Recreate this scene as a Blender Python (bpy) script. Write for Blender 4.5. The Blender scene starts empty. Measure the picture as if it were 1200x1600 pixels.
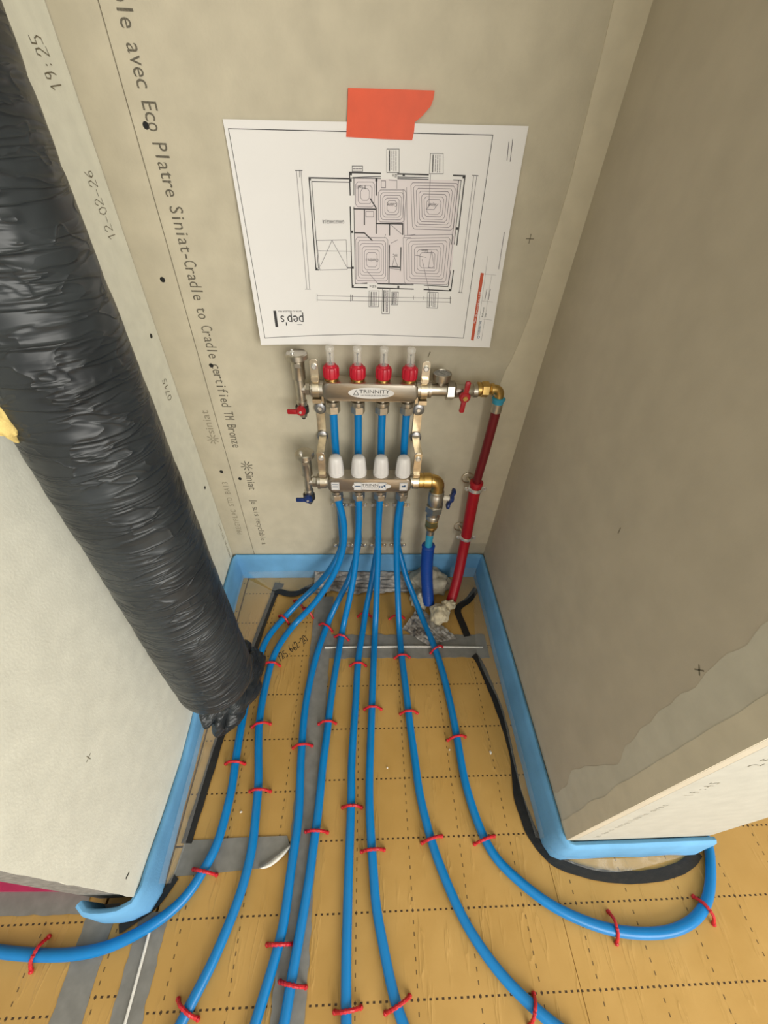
import bpy, bmesh, math, random
from mathutils import Vector, Matrix, noise
random.seed(7)
C = bpy.context.scene.collection
S = bpy.context.scene

# ------------------------------------------------------------------ camera, world, lights, exposure
cam = bpy.data.objects.new('camera', bpy.data.cameras.new('camera'))
C.objects.link(cam)
cam.data.sensor_fit = 'VERTICAL'; cam.data.sensor_height = 36.0; cam.data.sensor_width = 27.0
cam.data.lens = 13.8404
cam.data.clip_start = 0.01
cam.matrix_world = Matrix(((0.998874, -0.002491, -0.04737, -0.002011), (-0.033289, 0.674602, -0.737431, -0.758815), (0.033793, 0.738178, 0.673759, 0.947775), (0.0, 0.0, 0.0, 1.0)))
S.camera = cam

world = bpy.data.worlds.new('world'); S.world = world; world.use_nodes = True
bg = world.node_tree.nodes['Background']
bg.inputs[0].default_value = (1.0, 0.95, 0.86, 1); bg.inputs[1].default_value = 0.92

def area(name, loc, target, sx, sy, power, col):
    l = bpy.data.lights.new(name, 'AREA'); l.shape = 'RECTANGLE'; l.size = sx; l.size_y = sy
    l.energy = power; l.color = col
    o = bpy.data.objects.new(name, l); C.objects.link(o)
    o.location = loc
    o.rotation_euler = (Vector(target) - Vector(loc)).to_track_quat('-Z', 'Y').to_euler()
    return o
area('window_daylight', (1.30, -3.0, 1.35), (-0.1, -0.3, 0.5), 2.1, 1.7, 100, (1.0, 0.97, 0.90))

vs = S.view_settings
vs.view_transform = 'Standard'; vs.look = 'None'; vs.gamma = 1.0; vs.exposure = -0.08
vs.use_curve_mapping = False

# ------------------------------------------------------------------ materials
def mat(name, col, rough=0.6, metal=0.0, var=0.0, vscale=20, bump=0.0, bscale=60, bdist=0.002, spec=0.5,
        trans=0.0, alpha=1.0, col2=None, stretch=None, detail=4):
    m = bpy.data.materials.new(name); m.use_nodes = True
    nt = m.node_tree; n = nt.nodes; L = nt.links
    b = n['Principled BSDF']
    b.inputs['Base Color'].default_value = (*col, 1); b.inputs['Roughness'].default_value = rough
    b.inputs['Metallic'].default_value = metal; b.inputs['Specular IOR Level'].default_value = spec
    b.inputs['Transmission Weight'].default_value = trans; b.inputs['Alpha'].default_value = alpha
    tc = n.new('ShaderNodeTexCoord'); src = tc.outputs['Object']
    if stretch:
        mp = n.new('ShaderNodeMapping'); mp.inputs['Scale'].default_value = stretch
        L.new(src, mp.inputs[0]); src = mp.outputs[0]
    if var or col2:
        t = n.new('ShaderNodeTexNoise'); t.inputs['Scale'].default_value = vscale; t.inputs['Detail'].default_value = detail
        L.new(src, t.inputs['Vector'])
        r = n.new('ShaderNodeValToRGB'); L.new(t.outputs['Fac'], r.inputs[0])
        r.color_ramp.elements[0].position = 0.3; r.color_ramp.elements[1].position = 0.7
        c2 = col2 or tuple(max(0, c * (1 - var)) for c in col)
        c1 = col if col2 else tuple(min(1, c * (1 + var)) for c in col)
        r.color_ramp.elements[0].color = (*c2, 1); r.color_ramp.elements[1].color = (*c1, 1)
        L.new(r.outputs[0], b.inputs['Base Color'])
    if bump:
        t = n.new('ShaderNodeTexNoise'); t.inputs['Scale'].default_value = bscale; t.inputs['Detail'].default_value = 6
        L.new(src, t.inputs['Vector'])
        bp = n.new('ShaderNodeBump'); bp.inputs['Strength'].default_value = bump; bp.inputs['Distance'].default_value = bdist
        L.new(t.outputs['Fac'], bp.inputs['Height']); L.new(bp.outputs[0], b.inputs['Normal'])
    return m

M = {}
M['board'] = mat('plasterboard_paper', (0.535, 0.485, 0.37), 0.9, var=0.07, vscale=24, bump=0.4, bscale=240, bdist=0.0008, spec=0.2, detail=12)
M['board_end'] = mat('plasterboard_paper_dimmed', (0.47, 0.458, 0.40), 0.9, var=0.05, vscale=40, bump=0.35, bscale=300, bdist=0.0006, spec=0.2)  # same plasterboard, darkened so the end face does not burn out in window light
M['board_brightened'] = mat('plasterboard_paper_brightened', (0.80, 0.80, 0.70), 0.9, var=0.05, vscale=40, bump=0.35, bscale=300, bdist=0.0006, spec=0.2)  # same plasterboard, brightened so the left wall's colour carries its window light
M['board_shaded'] = mat('plasterboard_paper_shaded', (0.52, 0.465, 0.365), 0.9, var=0.05, vscale=22, bump=0.25, bscale=260, bdist=0.0006, spec=0.2)  # same plasterboard, right wall's shade toned into this copy's colour
M['joint'] = mat('joint_paper_tape', (0.66, 0.60, 0.46), 0.9, var=0.05, vscale=30, bump=0.3, bscale=120, bdist=0.0008, spec=0.2)
M['filler'] = mat('joint_filler', (0.58, 0.55, 0.45), 0.95, var=0.06, vscale=30, bump=0.3, bscale=90, bdist=0.001, spec=0.15)
M['core'] = mat('gypsum_core', (0.22, 0.21, 0.19), 0.95, var=0.3, vscale=120, bump=0.5, bscale=200)
M['ink'] = mat('printed_ink', (0.13, 0.115, 0.085), 0.9, var=0.35, vscale=500)
M['ink_pale'] = mat('faded_ink', (0.30, 0.265, 0.19), 0.9, var=0.2, vscale=500)
M['ink_faint'] = mat('very_faded_ink', (0.44, 0.42, 0.35), 0.9, var=0.2, vscale=500)
M['pencil'] = mat('pencil_mark', (0.20, 0.175, 0.12), 0.9)
M['marker'] = mat('black_marker', (0.02, 0.018, 0.015), 0.7)
M['hole'] = mat('black_screw', (0.006, 0.006, 0.006), 0.6, var=0.2, vscale=300)
M['foam'] = mat('blue_foam', (0.15, 0.385, 0.66), 0.75, var=0.12, vscale=14, bump=0.5, bscale=350, bdist=0.0008, spec=0.25)
M['film'] = mat('clear_film', (0.80, 0.78, 0.74), 0.16, bump=0.9, bscale=35, bdist=0.006, alpha=0.13, spec=1.0)
M['butyl'] = mat('black_butyl_tape', (0.010, 0.009, 0.009), 0.42, bump=0.6, bscale=90, bdist=0.002)
M['tape'] = mat('grey_adhesive_tape', (0.20, 0.195, 0.18), 0.55, var=0.12, vscale=60, bump=0.3, bscale=70, bdist=0.001)
M['cord'] = mat('white_cord', (0.72, 0.70, 0.65), 0.6, var=0.1, vscale=200)
M['pipe'] = mat('blue_pipe', (0.0, 0.188, 0.51), 0.28, var=0.06, vscale=30, spec=0.42)
M['clip'] = mat('red_clip_plastic', (0.55, 0.012, 0.022), 0.4, var=0.2, vscale=200, bump=0.6, bscale=400, bdist=0.001)
M['yellow'] = mat('yellow_wool', (0.72, 0.55, 0.20), 0.9, var=0.15, vscale=120, bump=0.8, bscale=150)
M['steel'] = mat('brushed_steel', (0.50, 0.45, 0.38), 0.34, 1.0, var=0.10, vscale=60, stretch=(1, 40, 40))
M['nickel'] = mat('nickel_plated_brass', (0.54, 0.50, 0.43), 0.34, 1.0, var=0.08, vscale=80)
M['zinc'] = mat('zinc_steel', (0.74, 0.66, 0.52), 0.28, 1.0, var=0.15, vscale=70)
M['washer'] = mat('grey_washer', (0.42, 0.42, 0.43), 0.38, 1.0, var=0.1, vscale=200)
M['screw'] = mat('bright_screw', (0.86, 0.86, 0.85), 0.30, 0.8, var=0.1, vscale=200)
M['brass'] = mat('brass', (0.62, 0.42, 0.15), 0.30, 1.0, var=0.18, vscale=60)
M['dark'] = mat('dark_rubber', (0.015, 0.014, 0.013), 0.5, var=0.2, vscale=100)
M['redcap'] = mat('red_cap_plastic', (0.52, 0.010, 0.030), 0.38, var=0.1, vscale=90)
M['redhandle'] = mat('red_handle_plastic', (0.38, 0.010, 0.018), 0.35, var=0.1, vscale=90)
M['bluehandle'] = mat('navy_handle_plastic', (0.008, 0.028, 0.13), 0.38, var=0.15, vscale=90)
M['white'] = mat('white_cap_plastic', (0.74, 0.72, 0.70), 0.38, var=0.02, vscale=40)
M['glass'] = mat('clear_gauge_plastic', (0.85, 0.83, 0.79), 0.08, alpha=0.30, spec=1.0)
M['dial'] = mat('dial_face', (0.30, 0.30, 0.30), 0.2, var=0.2, vscale=300)
M['paper'] = mat('white_paper', (0.80, 0.785, 0.77), 0.8, var=0.01, vscale=15, spec=0.3)
M['line'] = mat('plan_line', (0.045, 0.043, 0.045), 0.8)
M['hair'] = mat('plan_thin_line', (0.22, 0.20, 0.215), 0.8)
M['pink'] = mat('plan_room_tint', (0.74, 0.68, 0.69), 0.8)
M['redprint'] = mat('red_print', (0.52, 0.085, 0.035), 0.7)
M['blueprint'] = mat('navy_print', (0.02, 0.07, 0.16), 0.7)
M['orange'] = mat('orange_tape', (0.72, 0.085, 0.022), 0.55, var=0.05, vscale=50, bump=0.15, bscale=200, bdist=0.0005)
M['redpipe'] = mat('dark_red_pipe', (0.16, 0.005, 0.010), 0.4, var=0.06, vscale=40)
M['redsleeve'] = mat('red_corrugated_sleeve', (0.42, 0.004, 0.014), 0.4, var=0.06, vscale=40)
M['bluesleeve'] = mat('blue_corrugated_sleeve', (0.004, 0.055, 0.32), 0.4, var=0.06, vscale=40)
M['teal'] = mat('teal_pipe', (0.03, 0.30, 0.46), 0.4, var=0.06, vscale=40)
M['pu'] = mat('cream_expanding_foam', (0.62, 0.54, 0.38), 0.85, var=0.15, vscale=60, bump=0.8, bscale=110, bdist=0.004)
M['pugrey'] = mat('grey_expanding_foam', (0.47, 0.44, 0.35), 0.85, var=0.2, vscale=50, bump=0.6, bscale=70, bdist=0.004)
M['foil'] = mat('crumpled_silver_butyl', (0.46, 0.44, 0.42), 0.45, 0.15, col2=(0.09, 0.075, 0.062), vscale=34, bump=0.9, bscale=60, bdist=0.006)
M['magenta'] = mat('magenta_film', (0.42, 0.012, 0.085), 0.6, var=0.1, vscale=50)
M['chip'] = mat('plaster_crumb', (0.75, 0.70, 0.60), 0.9, var=0.1, vscale=100)

def bag():
    m = bpy.data.materials.new('black_plastic_wrap'); m.use_nodes = True
    nt = m.node_tree; n = nt.nodes; L = nt.links; b = n['Principled BSDF']
    b.inputs['Roughness'].default_value = 0.36; b.inputs['Specular IOR Level'].default_value = 0.36
    tc = n.new('ShaderNodeTexCoord')
    def mt(op, a, bb=None):
        q = n.new('ShaderNodeMath'); q.operation = op
        for i, v in enumerate((a, bb)):
            if v is None: continue
            if isinstance(v, (int, float)): q.inputs[i].default_value = v
            else: L.new(v, q.inputs[i])
        return q.outputs[0]
    def ridge(scale, rot, power, k):
        mp = n.new('ShaderNodeMapping'); mp.inputs['Scale'].default_value = scale; mp.inputs['Rotation'].default_value = rot
        L.new(tc.outputs['Object'], mp.inputs[0])
        t = n.new('ShaderNodeTexNoise'); t.inputs['Scale'].default_value = 1.0; t.inputs['Detail'].default_value = 2.0; t.inputs['Distortion'].default_value = 0.6
        L.new(mp.outputs[0], t.inputs['Vector'])
        d = mt('SUBTRACT', 1.0, mt('MULTIPLY', mt('ABSOLUTE', mt('SUBTRACT', t.outputs['Fac'], 0.5)), k))
        return mt('POWER', mt('MAXIMUM', d, 0.0), power)
    h = mt('ADD', mt('MULTIPLY', ridge((7, 7, 62), (0.25, 0.2, 0), 3.0, 9.0), 0.8), mt('MULTIPLY', ridge((16, 16, 42), (-0.5, 0.5, 0.3), 3.0, 10.0), 0.5))
    h = mt('ADD', h, mt('MULTIPLY', ridge((5, 5, 20), (0.1, -0.2, 0), 1.5, 4.0), 0.9))
    v = n.new('ShaderNodeTexNoise'); v.inputs['Scale'].default_value = 12; v.inputs['Detail'].default_value = 5; L.new(tc.outputs['Object'], v.inputs['Vector'])
    r = n.new('ShaderNodeValToRGB'); L.new(v.outputs['Fac'], r.inputs[0])
    r.color_ramp.elements[0].position = 0.35; r.color_ramp.elements[1].position = 0.68
    r.color_ramp.elements[0].color = (0.015, 0.018, 0.021, 1); r.color_ramp.elements[1].color = (0.034, 0.040, 0.044, 1)
    L.new(r.outputs[0], b.inputs['Base Color'])
    bp = n.new('ShaderNodeBump'); bp.inputs['Strength'].default_value = 0.55; bp.inputs['Distance'].default_value = 0.004
    L.new(h, bp.inputs['Height']); L.new(bp.outputs[0], b.inputs['Normal'])
    return m
M['bag'] = bag()

def gold(printed=True):
    m = bpy.data.materials.new('gold_foil_insulation'); m.use_nodes = True
    nt = m.node_tree; n = nt.nodes; L = nt.links; b = n['Principled BSDF']
    tc = n.new('ShaderNodeTexCoord'); sp = n.new('ShaderNodeSeparateXYZ'); L.new(tc.outputs['Object'], sp.inputs[0])
    def math_(op, a, bb=None, c=None):
        q = n.new('ShaderNodeMath'); q.operation = op
        for i, v in enumerate((a, bb, c)):
            if v is None: continue
            if isinstance(v, (int, float)): q.inputs[i].default_value = v
            else: L.new(v, q.inputs[i])
        return q.outputs[0]
    G = 0.0957
    x, y = sp.outputs['X'], sp.outputs['Y']
    def lines(p, q, wid, pitch, duty):
        d = math_('ABSOLUTE', math_('WRAP', p, G / 2, -G / 2))
        on = math_('LESS_THAN', d, wid)
        s = math_('ABSOLUTE', math_('WRAP', q, pitch / 2, -pitch / 2))
        return math_('MULTIPLY', on, math_('LESS_THAN', s, pitch * duty / 2))
    rows = lines(y, x, 0.0013, G / 10, 0.42)
    cols = lines(x, y, 0.0010, G / 7, 0.36)
    dots = math_('MAXIMUM', rows, math_('MULTIPLY', cols, 0.8))
    nz = n.new('ShaderNodeTexNoise'); nz.inputs['Scale'].default_value = 9; nz.inputs['Detail'].default_value = 5
    L.new(tc.outputs['Object'], nz.inputs['Vector'])
    r = n.new('ShaderNodeValToRGB'); L.new(nz.outputs['Fac'], r.inputs[0])
    r.color_ramp.elements[0].position = 0.3; r.color_ramp.elements[1].position = 0.7
    r.color_ramp.elements[0].color = (0.455, 0.266, 0.070, 1); r.color_ramp.elements[1].color = (0.535, 0.325, 0.100, 1)
    if not printed: dots = math_('MULTIPLY', dots, 0.0)
    mx = n.new('ShaderNodeMixRGB'); L.new(dots, mx.inputs[0]); L.new(r.outputs[0], mx.inputs[1])
    mx.inputs[2].default_value = (0.055, 0.028, 0.010, 1)
    L.new(mx.outputs[0], b.inputs['Base Color'])
    b.inputs['Roughness'].default_value = 0.42; b.inputs['Metallic'].default_value = 0.15; b.inputs['Specular IOR Level'].default_value = 0.45
    mp = n.new('ShaderNodeMapping'); mp.inputs['Scale'].default_value = (46, 9, 1); L.new(tc.outputs['Object'], mp.inputs[0])
    w = n.new('ShaderNodeTexNoise'); w.inputs['Scale'].default_value = 1.0; w.inputs['Detail'].default_value = 3
    L.new(mp.outputs[0], w.inputs['Vector'])
    ridge = math_('POWER', math_('SUBTRACT', 1.0, math_('ABSOLUTE', math_('MULTIPLY', math_('SUBTRACT', w.outputs['Fac'], 0.62), 9.0))), 3.0)
    ridge = math_('MAXIMUM', ridge, 0.0)
    f = n.new('ShaderNodeTexNoise'); f.inputs['Scale'].default_value = 30; f.inputs['Detail'].default_value = 4
    L.new(tc.outputs['Object'], f.inputs['Vector'])
    h = math_('SUBTRACT', math_('ADD', math_('MULTIPLY', ridge, 1.1), math_('MULTIPLY', f.outputs['Fac'], 0.8)), math_('MULTIPLY', dots, 0.6))
    bp = n.new('ShaderNodeBump'); bp.inputs['Strength'].default_value = 0.35; bp.inputs['Distance'].default_value = 0.002
    L.new(h, bp.inputs['Height']); L.new(bp.outputs[0], b.inputs['Normal'])
    return m
M['gold'] = gold()
M['gold_plain'] = gold(False)

# ------------------------------------------------------------------ mesh helpers
def frame(d):
    d = Vector(d).normalized()
    a = Vector((0, 0, 1)) if abs(d.z) < 0.9 else Vector((1, 0, 0))
    u = a.cross(d).normalized(); v = d.cross(u).normalized()
    return d, u, v

class MB:
    def __init__(s): s.v = []; s.f = []
    def add(s, vs, fs):
        o = len(s.v); s.v += [tuple(p) for p in vs]; s.f += [tuple(i + o for i in f) for f in fs]; return s
    def box(s, c, h, rot=None):
        c = Vector(c); P = []
        for dx in (-1, 1):
            for dy in (-1, 1):
                for dz in (-1, 1):
                    p = Vector((dx * h[0], dy * h[1], dz * h[2]))
                    if rot is not None: p = rot @ p
                    P.append(c + p)
        return s.add(P, [(0,1,3,2),(4,6,7,5),(0,4,5,1),(2,3,7,6),(0,2,6,4),(1,5,7,3)])
    def lathe(s, o, d, prof, n=24, ribs=None, twist=0.0):
        # prof: list of (distance along d, radius)
        o = Vector(o); d, u, v = frame(d); P = []; F = []
        for k, (t, r) in enumerate(prof):
            for i in range(n):
                a = 2 * math.pi * i / n + twist
                rr = r * (ribs(i, k) if ribs else 1)
                P.append(o + d * t + (u * math.cos(a) + v * math.sin(a)) * rr)
        for k in range(len(prof) - 1):
            for i in range(n):
                j = (i + 1) % n
                F.append((k*n+i, k*n+j, (k+1)*n+j, (k+1)*n+i))
        F.append(tuple(reversed(range(n)))); F.append(tuple((len(prof)-1)*n + i for i in range(n)))
        return s.add(P, F)
    def cyl(s, a, b, r, n=20, r2=None, bev=0.0, twist=0.0):
        a, b = Vector(a), Vector(b); l = (b - a).length; r2 = r if r2 is None else r2
        if bev: pr = [(0, r - bev), (bev, r), (l - bev, r2), (l, r2 - bev)]
        else: pr = [(0, r), (l, r2)]
        return s.lathe(a, b - a, pr, n, twist=twist)
    def hexa(s, a, b, r, bev=0.001):
        return s.cyl(a, b, r, 6, bev=bev, twist=0.3)
    def tube(s, path, r, n=12, caps=True):
        P = []; F = []; path = [Vector(p) for p in path]; m = len(path)
        pu = None
        for k, p in enumerate(path):
            t = (path[min(k+1, m-1)] - path[max(k-1, 0)]).normalized()
            if pu is None: _, u, _ = frame(t)
            else: u = (pu - t * pu.dot(t)).normalized()
            pu = u; v = t.cross(u)
            rr = r(k / (m - 1)) if callable(r) else r
            for i in range(n):
                a = 2 * math.pi * i / n
                P.append(p + (u * math.cos(a) + v * math.sin(a)) * rr)
        for k in range(m - 1):
            for i in range(n):
                j = (i + 1) % n
                F.append((k*n+i, k*n+j, (k+1)*n+j, (k+1)*n+i))
        if caps: F.append(tuple(reversed(range(n)))); F.append(tuple((m-1)*n + i for i in range(n)))
        return s.add(P, F)
    def prism(s, poly, o, ux, uy, un, depth, bev=0.0):
        # poly in 2D, extruded from o along un by depth with bevelled rims
        o, ux, uy, un = map(Vector, (o, ux, uy, un)); n = len(poly)
        cx = sum(p[0] for p in poly) / n; cy = sum(p[1] for p in poly) / n
        ext = max(max(abs(p[0]-cx) for p in poly), max(abs(p[1]-cy) for p in poly))
        def ring(h, ins):
            out = []
            for p in poly:
                dx, dy = p[0]-cx, p[1]-cy; l = math.hypot(dx, dy) or 1
                out.append(o + ux*(p[0]-dx/l*ins) + uy*(p[1]-dy/l*ins) + un*h)
            return out
        rings = [ring(0, 0), ring(depth, 0)] if not bev else [ring(0, bev), ring(bev*0.3, bev*0.3), ring(bev, 0), ring(depth-bev, 0), ring(depth-bev*0.3, bev*0.3), ring(depth, bev)]
        P = [p for r_ in rings for p in r_]; F = []
        for k in range(len(rings)-1):
            for i in range(n):
                j = (i+1) % n; F.append((k*n+i, k*n+j, (k+1)*n+j, (k+1)*n+i))
        F.append(tuple(reversed(range(n)))); F.append(tuple((len(rings)-1)*n+i for i in range(n)))
        return s.add(P, F)
    def torus(s, c, d, R, r, n=28, m=10, a0=0, a1=2*math.pi):
        d, u, v = frame(d); c = Vector(c); full = abs(a1-a0-2*math.pi) < 1e-6
        pts = [c + (u*math.cos(a0+(a1-a0)*k/n) + v*math.sin(a0+(a1-a0)*k/n))*R for k in range(n + (0 if full else 1))]
        if full: pts += pts[:2]; return s.tube(pts[:-1], r, m, caps=False)
        return s.tube(pts, r, m)
    def grid(s, fn, nu, nv):
        P = [fn(i/nu, j/nv) for j in range(nv+1) for i in range(nu+1)]
        F = [(j*(nu+1)+i, j*(nu+1)+i+1, (j+1)*(nu+1)+i+1, (j+1)*(nu+1)+i) for j in range(nv) for i in range(nu)]
        return s.add(P, F)
    def build(s, name, m, parent=None, smooth=40, origin=None):
        me = bpy.data.meshes.new(name)
        o = bpy.data.objects.new(name, me)
        org = Vector(origin) if origin is not None else Vector((0, 0, 0))
        me.from_pydata([tuple(Vector(p) - org) for p in s.v], [], s.f); me.update()
        bm = bmesh.new(); bm.from_mesh(me); bmesh.ops.recalc_face_normals(bm, faces=bm.faces); bm.to_mesh(me); bm.free()
        if smooth:
            me.shade_smooth()
            me.set_sharp_from_angle(angle=math.radians(smooth))
        me.materials.append(M[m]); C.objects.link(o); o.location = org
        if parent is not None:
            o.parent = parent; o.matrix_parent_inverse = parent.matrix_world.inverted()
        return o

def tag(o, label, cat, group=None):
    o['label'] = label; o['category'] = cat
    if group: o['group'] = group
    return o
def thing(name, label, cat, loc=(0, 0, 0), group=None):
    o = bpy.data.objects.new(name, None); C.objects.link(o); o.empty_display_size = 0.02
    o.location = loc; bpy.context.view_layer.update()
    return tag(o, label, cat, group)
def struct(o): o['kind'] = 'structure'; return o

def spline(pts, step=0.008):
    pts = [Vector(p) for p in pts]; P = [pts[0]*2 - pts[1]] + pts + [pts[-1]*2 - pts[-2]]; out = []
    for k in range(1, len(P) - 2):
        a, b, c, d = P[k-1], P[k], P[k+1], P[k+2]
        m = max(1, int((c - b).length / step))
        for i in range(m):
            t = i / m
            out.append(0.5*((2*b) + (c-a)*t + (2*a-5*b+4*c-d)*t*t + (3*b-a-3*c+d)*t**3))
    out.append(pts[-1]); return out
def smoothpath(p, it=6):
    p = list(p)
    for _ in range(it):
        p = [p[0]] + [(p[i-1] + p[i]*2 + p[i+1]) / 4 for i in range(1, len(p)-1)] + [p[-1]]
    return p

_tc = {}
def glyphs(s):
    if s in _tc: return _tc[s]
    cu = bpy.data.curves.new('t', 'FONT'); cu.body = s; cu.size = 1.0; cu.resolution_u = 3
    o = bpy.data.objects.new('t', cu); C.objects.link(o)
    dg = bpy.context.evaluated_depsgraph_get(); dg.update()
    me = bpy.data.meshes.new_from_object(o.evaluated_get(dg))
    v = [(p.co.x, p.co.y) for p in me.vertices]; f = [tuple(q.vertices) for q in me.polygons]
    bpy.data.objects.remove(o); bpy.data.curves.remove(cu); bpy.data.meshes.remove(me)
    _tc[s] = (v, f); return _tc[s]
def put_text(mb, s, p2, length, height, mono=False, xf=None):
    """flat lettering: xf maps (along, up) in metres to a 3D point; text is fitted to length x cap height"""
    if mono:
        w = length / len(s)
        for k, ch in enumerate(s):
            if ch == ' ': continue
            v, f = glyphs(ch); x0 = min(q[0] for q in v); x1 = max(q[0] for q in v)
            sx = min(height / 0.70, 0.86 * w / max(x1 - x0, 0.3)); off = (w - (x1 - x0) * sx) / 2
            mb.add([xf(p2[0] + k*w + off + (q[0]-x0)*sx, p2[1] + q[1]*height/0.70) for q in v], f)
    else:
        v, f = glyphs(s); x0 = min(q[0] for q in v); x1 = max(q[0] for q in v); sx = length / (x1 - x0)
        mb.add([xf(p2[0] + (q[0]-x0)*sx, p2[1] + q[1]*height/0.70) for q in v], f)
    return mb
def ribbon(mb, pts, w, xf, closed=False):
    """flat drawn line of width w through 2D points"""
    pts = [Vector(p) for p in pts]
    if closed: pts = pts + [pts[0]]
    for a, b in zip(pts[:-1], pts[1:]):
        d = b - a; l = d.length
        if l < 1e-7: continue
        d /= l; nrm = Vector((-d.y, d.x)) * w / 2; m = max(1, int(l / 0.02))
        a2 = a - d * w * 0.4; b2 = b + d * w * 0.4
        P = []
        for i in range(m + 1):
            q = a2.lerp(b2, i / m); P += [xf(*(q + nrm)), xf(*(q - nrm))]
        mb.add(P, [(2*i, 2*i+1, 2*i+3, 2*i+2) for i in range(m)])
    return mb

# ------------------------------------------------------------------ setting
XL, XR = -0.379, 0.344
def left_x(y): return XL + (0.017 / 0.698) * (-y)      # the left partition runs very slightly inwards
H = 2.4

# floor: slab and gold insulation boards
floor = MB().box((0.2, -1.2, -0.055), (2.4, 1.4, 0.025)).build('floor', 'tape', smooth=0)
struct(floor)
def board(x0, x1, y0, y1, gx, gy, b=0.0010, m='gold'):
    mb = MB().prism([(x0+b, y0+b), (x1-b, y0+b), (x1-b, y1-b), (x0+b, y1-b)], (0, 0, -0.03), (1, 0, 0), (0, 1, 0), (0, 0, 1), 0.03, 0.0008)
    return mb.build('insulation_board', m, floor, smooth=0, origin=(gx, gy, 0))
board(-0.115, 0.334, -0.240, -0.002, 0.080, -0.245, m='gold_plain')
board(-0.115, 0.334, -1.400, -0.241, 0.080, -0.341, 0.0002)
board(-0.347, -0.116, -0.628, -0.002, -0.160, -0.358)
board(-0.347, -0.116, -1.400, -0.629, -0.206, -0.722)
board(-0.434, -0.349, -1.400, -0.002, -0.404, -0.800)
board(-1.200, -0.436, -1.400, -0.002, -0.522, -0.720)
board(0.3342, 1.300, -1.400, -0.002, 0.364, -0.724, 0.0002)

struct(MB().box((0.2, -1.3, H+0.05), (2.4, 1.5, 0.03)).build('ceiling', 'board_brightened', smooth=0))

# back wall
wb = struct(MB().box((0.2, 0.050, H/2), (2.0, 0.030, H/2 + 0.02)).build('wall_back', 'core', smooth=0))
def panel(x0, x1, z0, z1, m='board'):
    return MB().prism([(x0, z0), (x1, z0), (x1, z1), (x0, z1)], (0, 0.020, 0), (1, 0, 0), (0, 0, 1), (0, -1, 0), 0.020, 0.0006).build('plasterboard', m, wb, smooth=0)
panel(-1.60, -0.3185, 0.01, H); panel(-0.3172, 2.0, 0.01, H)
def wall_xf(off=0.0003): return lambda x, z: (x, -off, z)
# paper joint tape down the right corner, ragged on its left edge
def ragged(z, s): return 0.004 * noise.noise(Vector((z*14, s, 0))) + 0.0022 * noise.noise(Vector((z*50, s, 3)))
jt = MB()
def JX_(z):
    for (a, b), (c, d) in zip(JX[:-1], JX[1:]):
        if a <= z <= c: return b + (d-b)*(z-a)/(c-a)
    return JX[-1][1]
zs = [0.135 + 0.02*i for i in range(78)]
JX = [(0.13, 0.288), (0.30, 0.284), (0.42, 0.276), (0.55, 0.263), (0.64, 0.275), (0.66, 0.284), (0.73, 0.294), (0.93, 0.303), (1.09, 0.297), (1.7, 0.29)]
left = [(JX_(z) + 0.5*ragged(z, 1), z) for z in zs]
jt.prism(left + [(XR+0.002, zs[-1]), (XR+0.002, zs[0])], (0, 0, 0), (1, 0, 0), (0, 0, 1), (0, -1, 0), 0.0012)
jt.build('joint_tape', 'joint', wb, smooth=0)
for (x, z) in [(-0.3008, 0.9641), (-0.2985, 0.6348), (-0.3014, 0.361), (-0.3412, 0.7787), (-0.34, 0.3815)]:
    MB().cyl((x, 0.002, z), (x, -0.0008, z), 0.0042, 14, bev=0.0006).build('screw', 'hole', wb)
# lettering printed on the back wall boards: reads downwards
def down(x0, z0): return lambda a, u: (x0 + u, -0.0004, z0 - a)
def upw(x0, z0): return lambda a, u: (x0 - u, -0.0004, z0 + a)
ink = MB()
XT = -0.2985
put_text(ink, 'Je suis recyclable avec Eco Platre Siniat-Cradle to Cradle certified TM Bronze', (0, 0), 0.0100*78, 0.0195, True, down(XT, 0.988+0.240))
ink.build('printed_lettering', 'ink', wb, smooth=0)
def burst(mb, c, r, xf):
    for k in range(8):
        a = math.pi * k / 4 + 0.2
        ribbon(mb, [(c[0]+math.cos(a)*r*0.3, c[1]+math.sin(a)*r*0.3), (c[0]+math.cos(a)*r, c[1]+math.sin(a)*r)], 0.0022, xf)
ink2 = MB()
XT2 = -0.2890
burst(ink2, (0.0, 0.011), 0.013, down(XT2, 0.399)); put_text(ink2, 'Siniat', (0.016, 0.003), 0.056, 0.0185, False, down(XT2, 0.399))
put_text(ink2, 'Je suis recyclable a', (0.100, 0), 0.166, 0.0150, True, down(XT2, 0.397))
ink2.build('printed_lettering', 'ink', wb, smooth=0)
ink3 = MB()
burst(ink3, (0.004, 0.007), 0.012, upw(-0.330, 0.466)); put_text(ink3, 'siniat', (0.018, 0), 0.056, 0.0165, False, upw(-0.330, 0.466))
put_text(ink3, 'PREGYPLAC STD BA13', (0, 0), 0.182, 0.0130, True, upw(-0.334, 0.171))
ink3.build('printed_lettering', 'ink_pale', wb, smooth=0)
def cross(mb, c, r, xf, w=0.0013):
    ribbon(mb, [(c[0]-r, c[1]), (c[0]+r, c[1])], w, xf); ribbon(mb, [(c[0], c[1]-r), (c[0], c[1]+r)], w, xf)
pm = MB(); cross(pm, (0.2624, 0.8531), 0.006, wall_xf(0.0004)); ribbon(pm, [(0.1182, 0.6607), (0.1209, 0.6693)], 0.002, wall_xf(0.0004))
pm.build('pencil_cross', 'pencil', wb, smooth=0)

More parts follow.
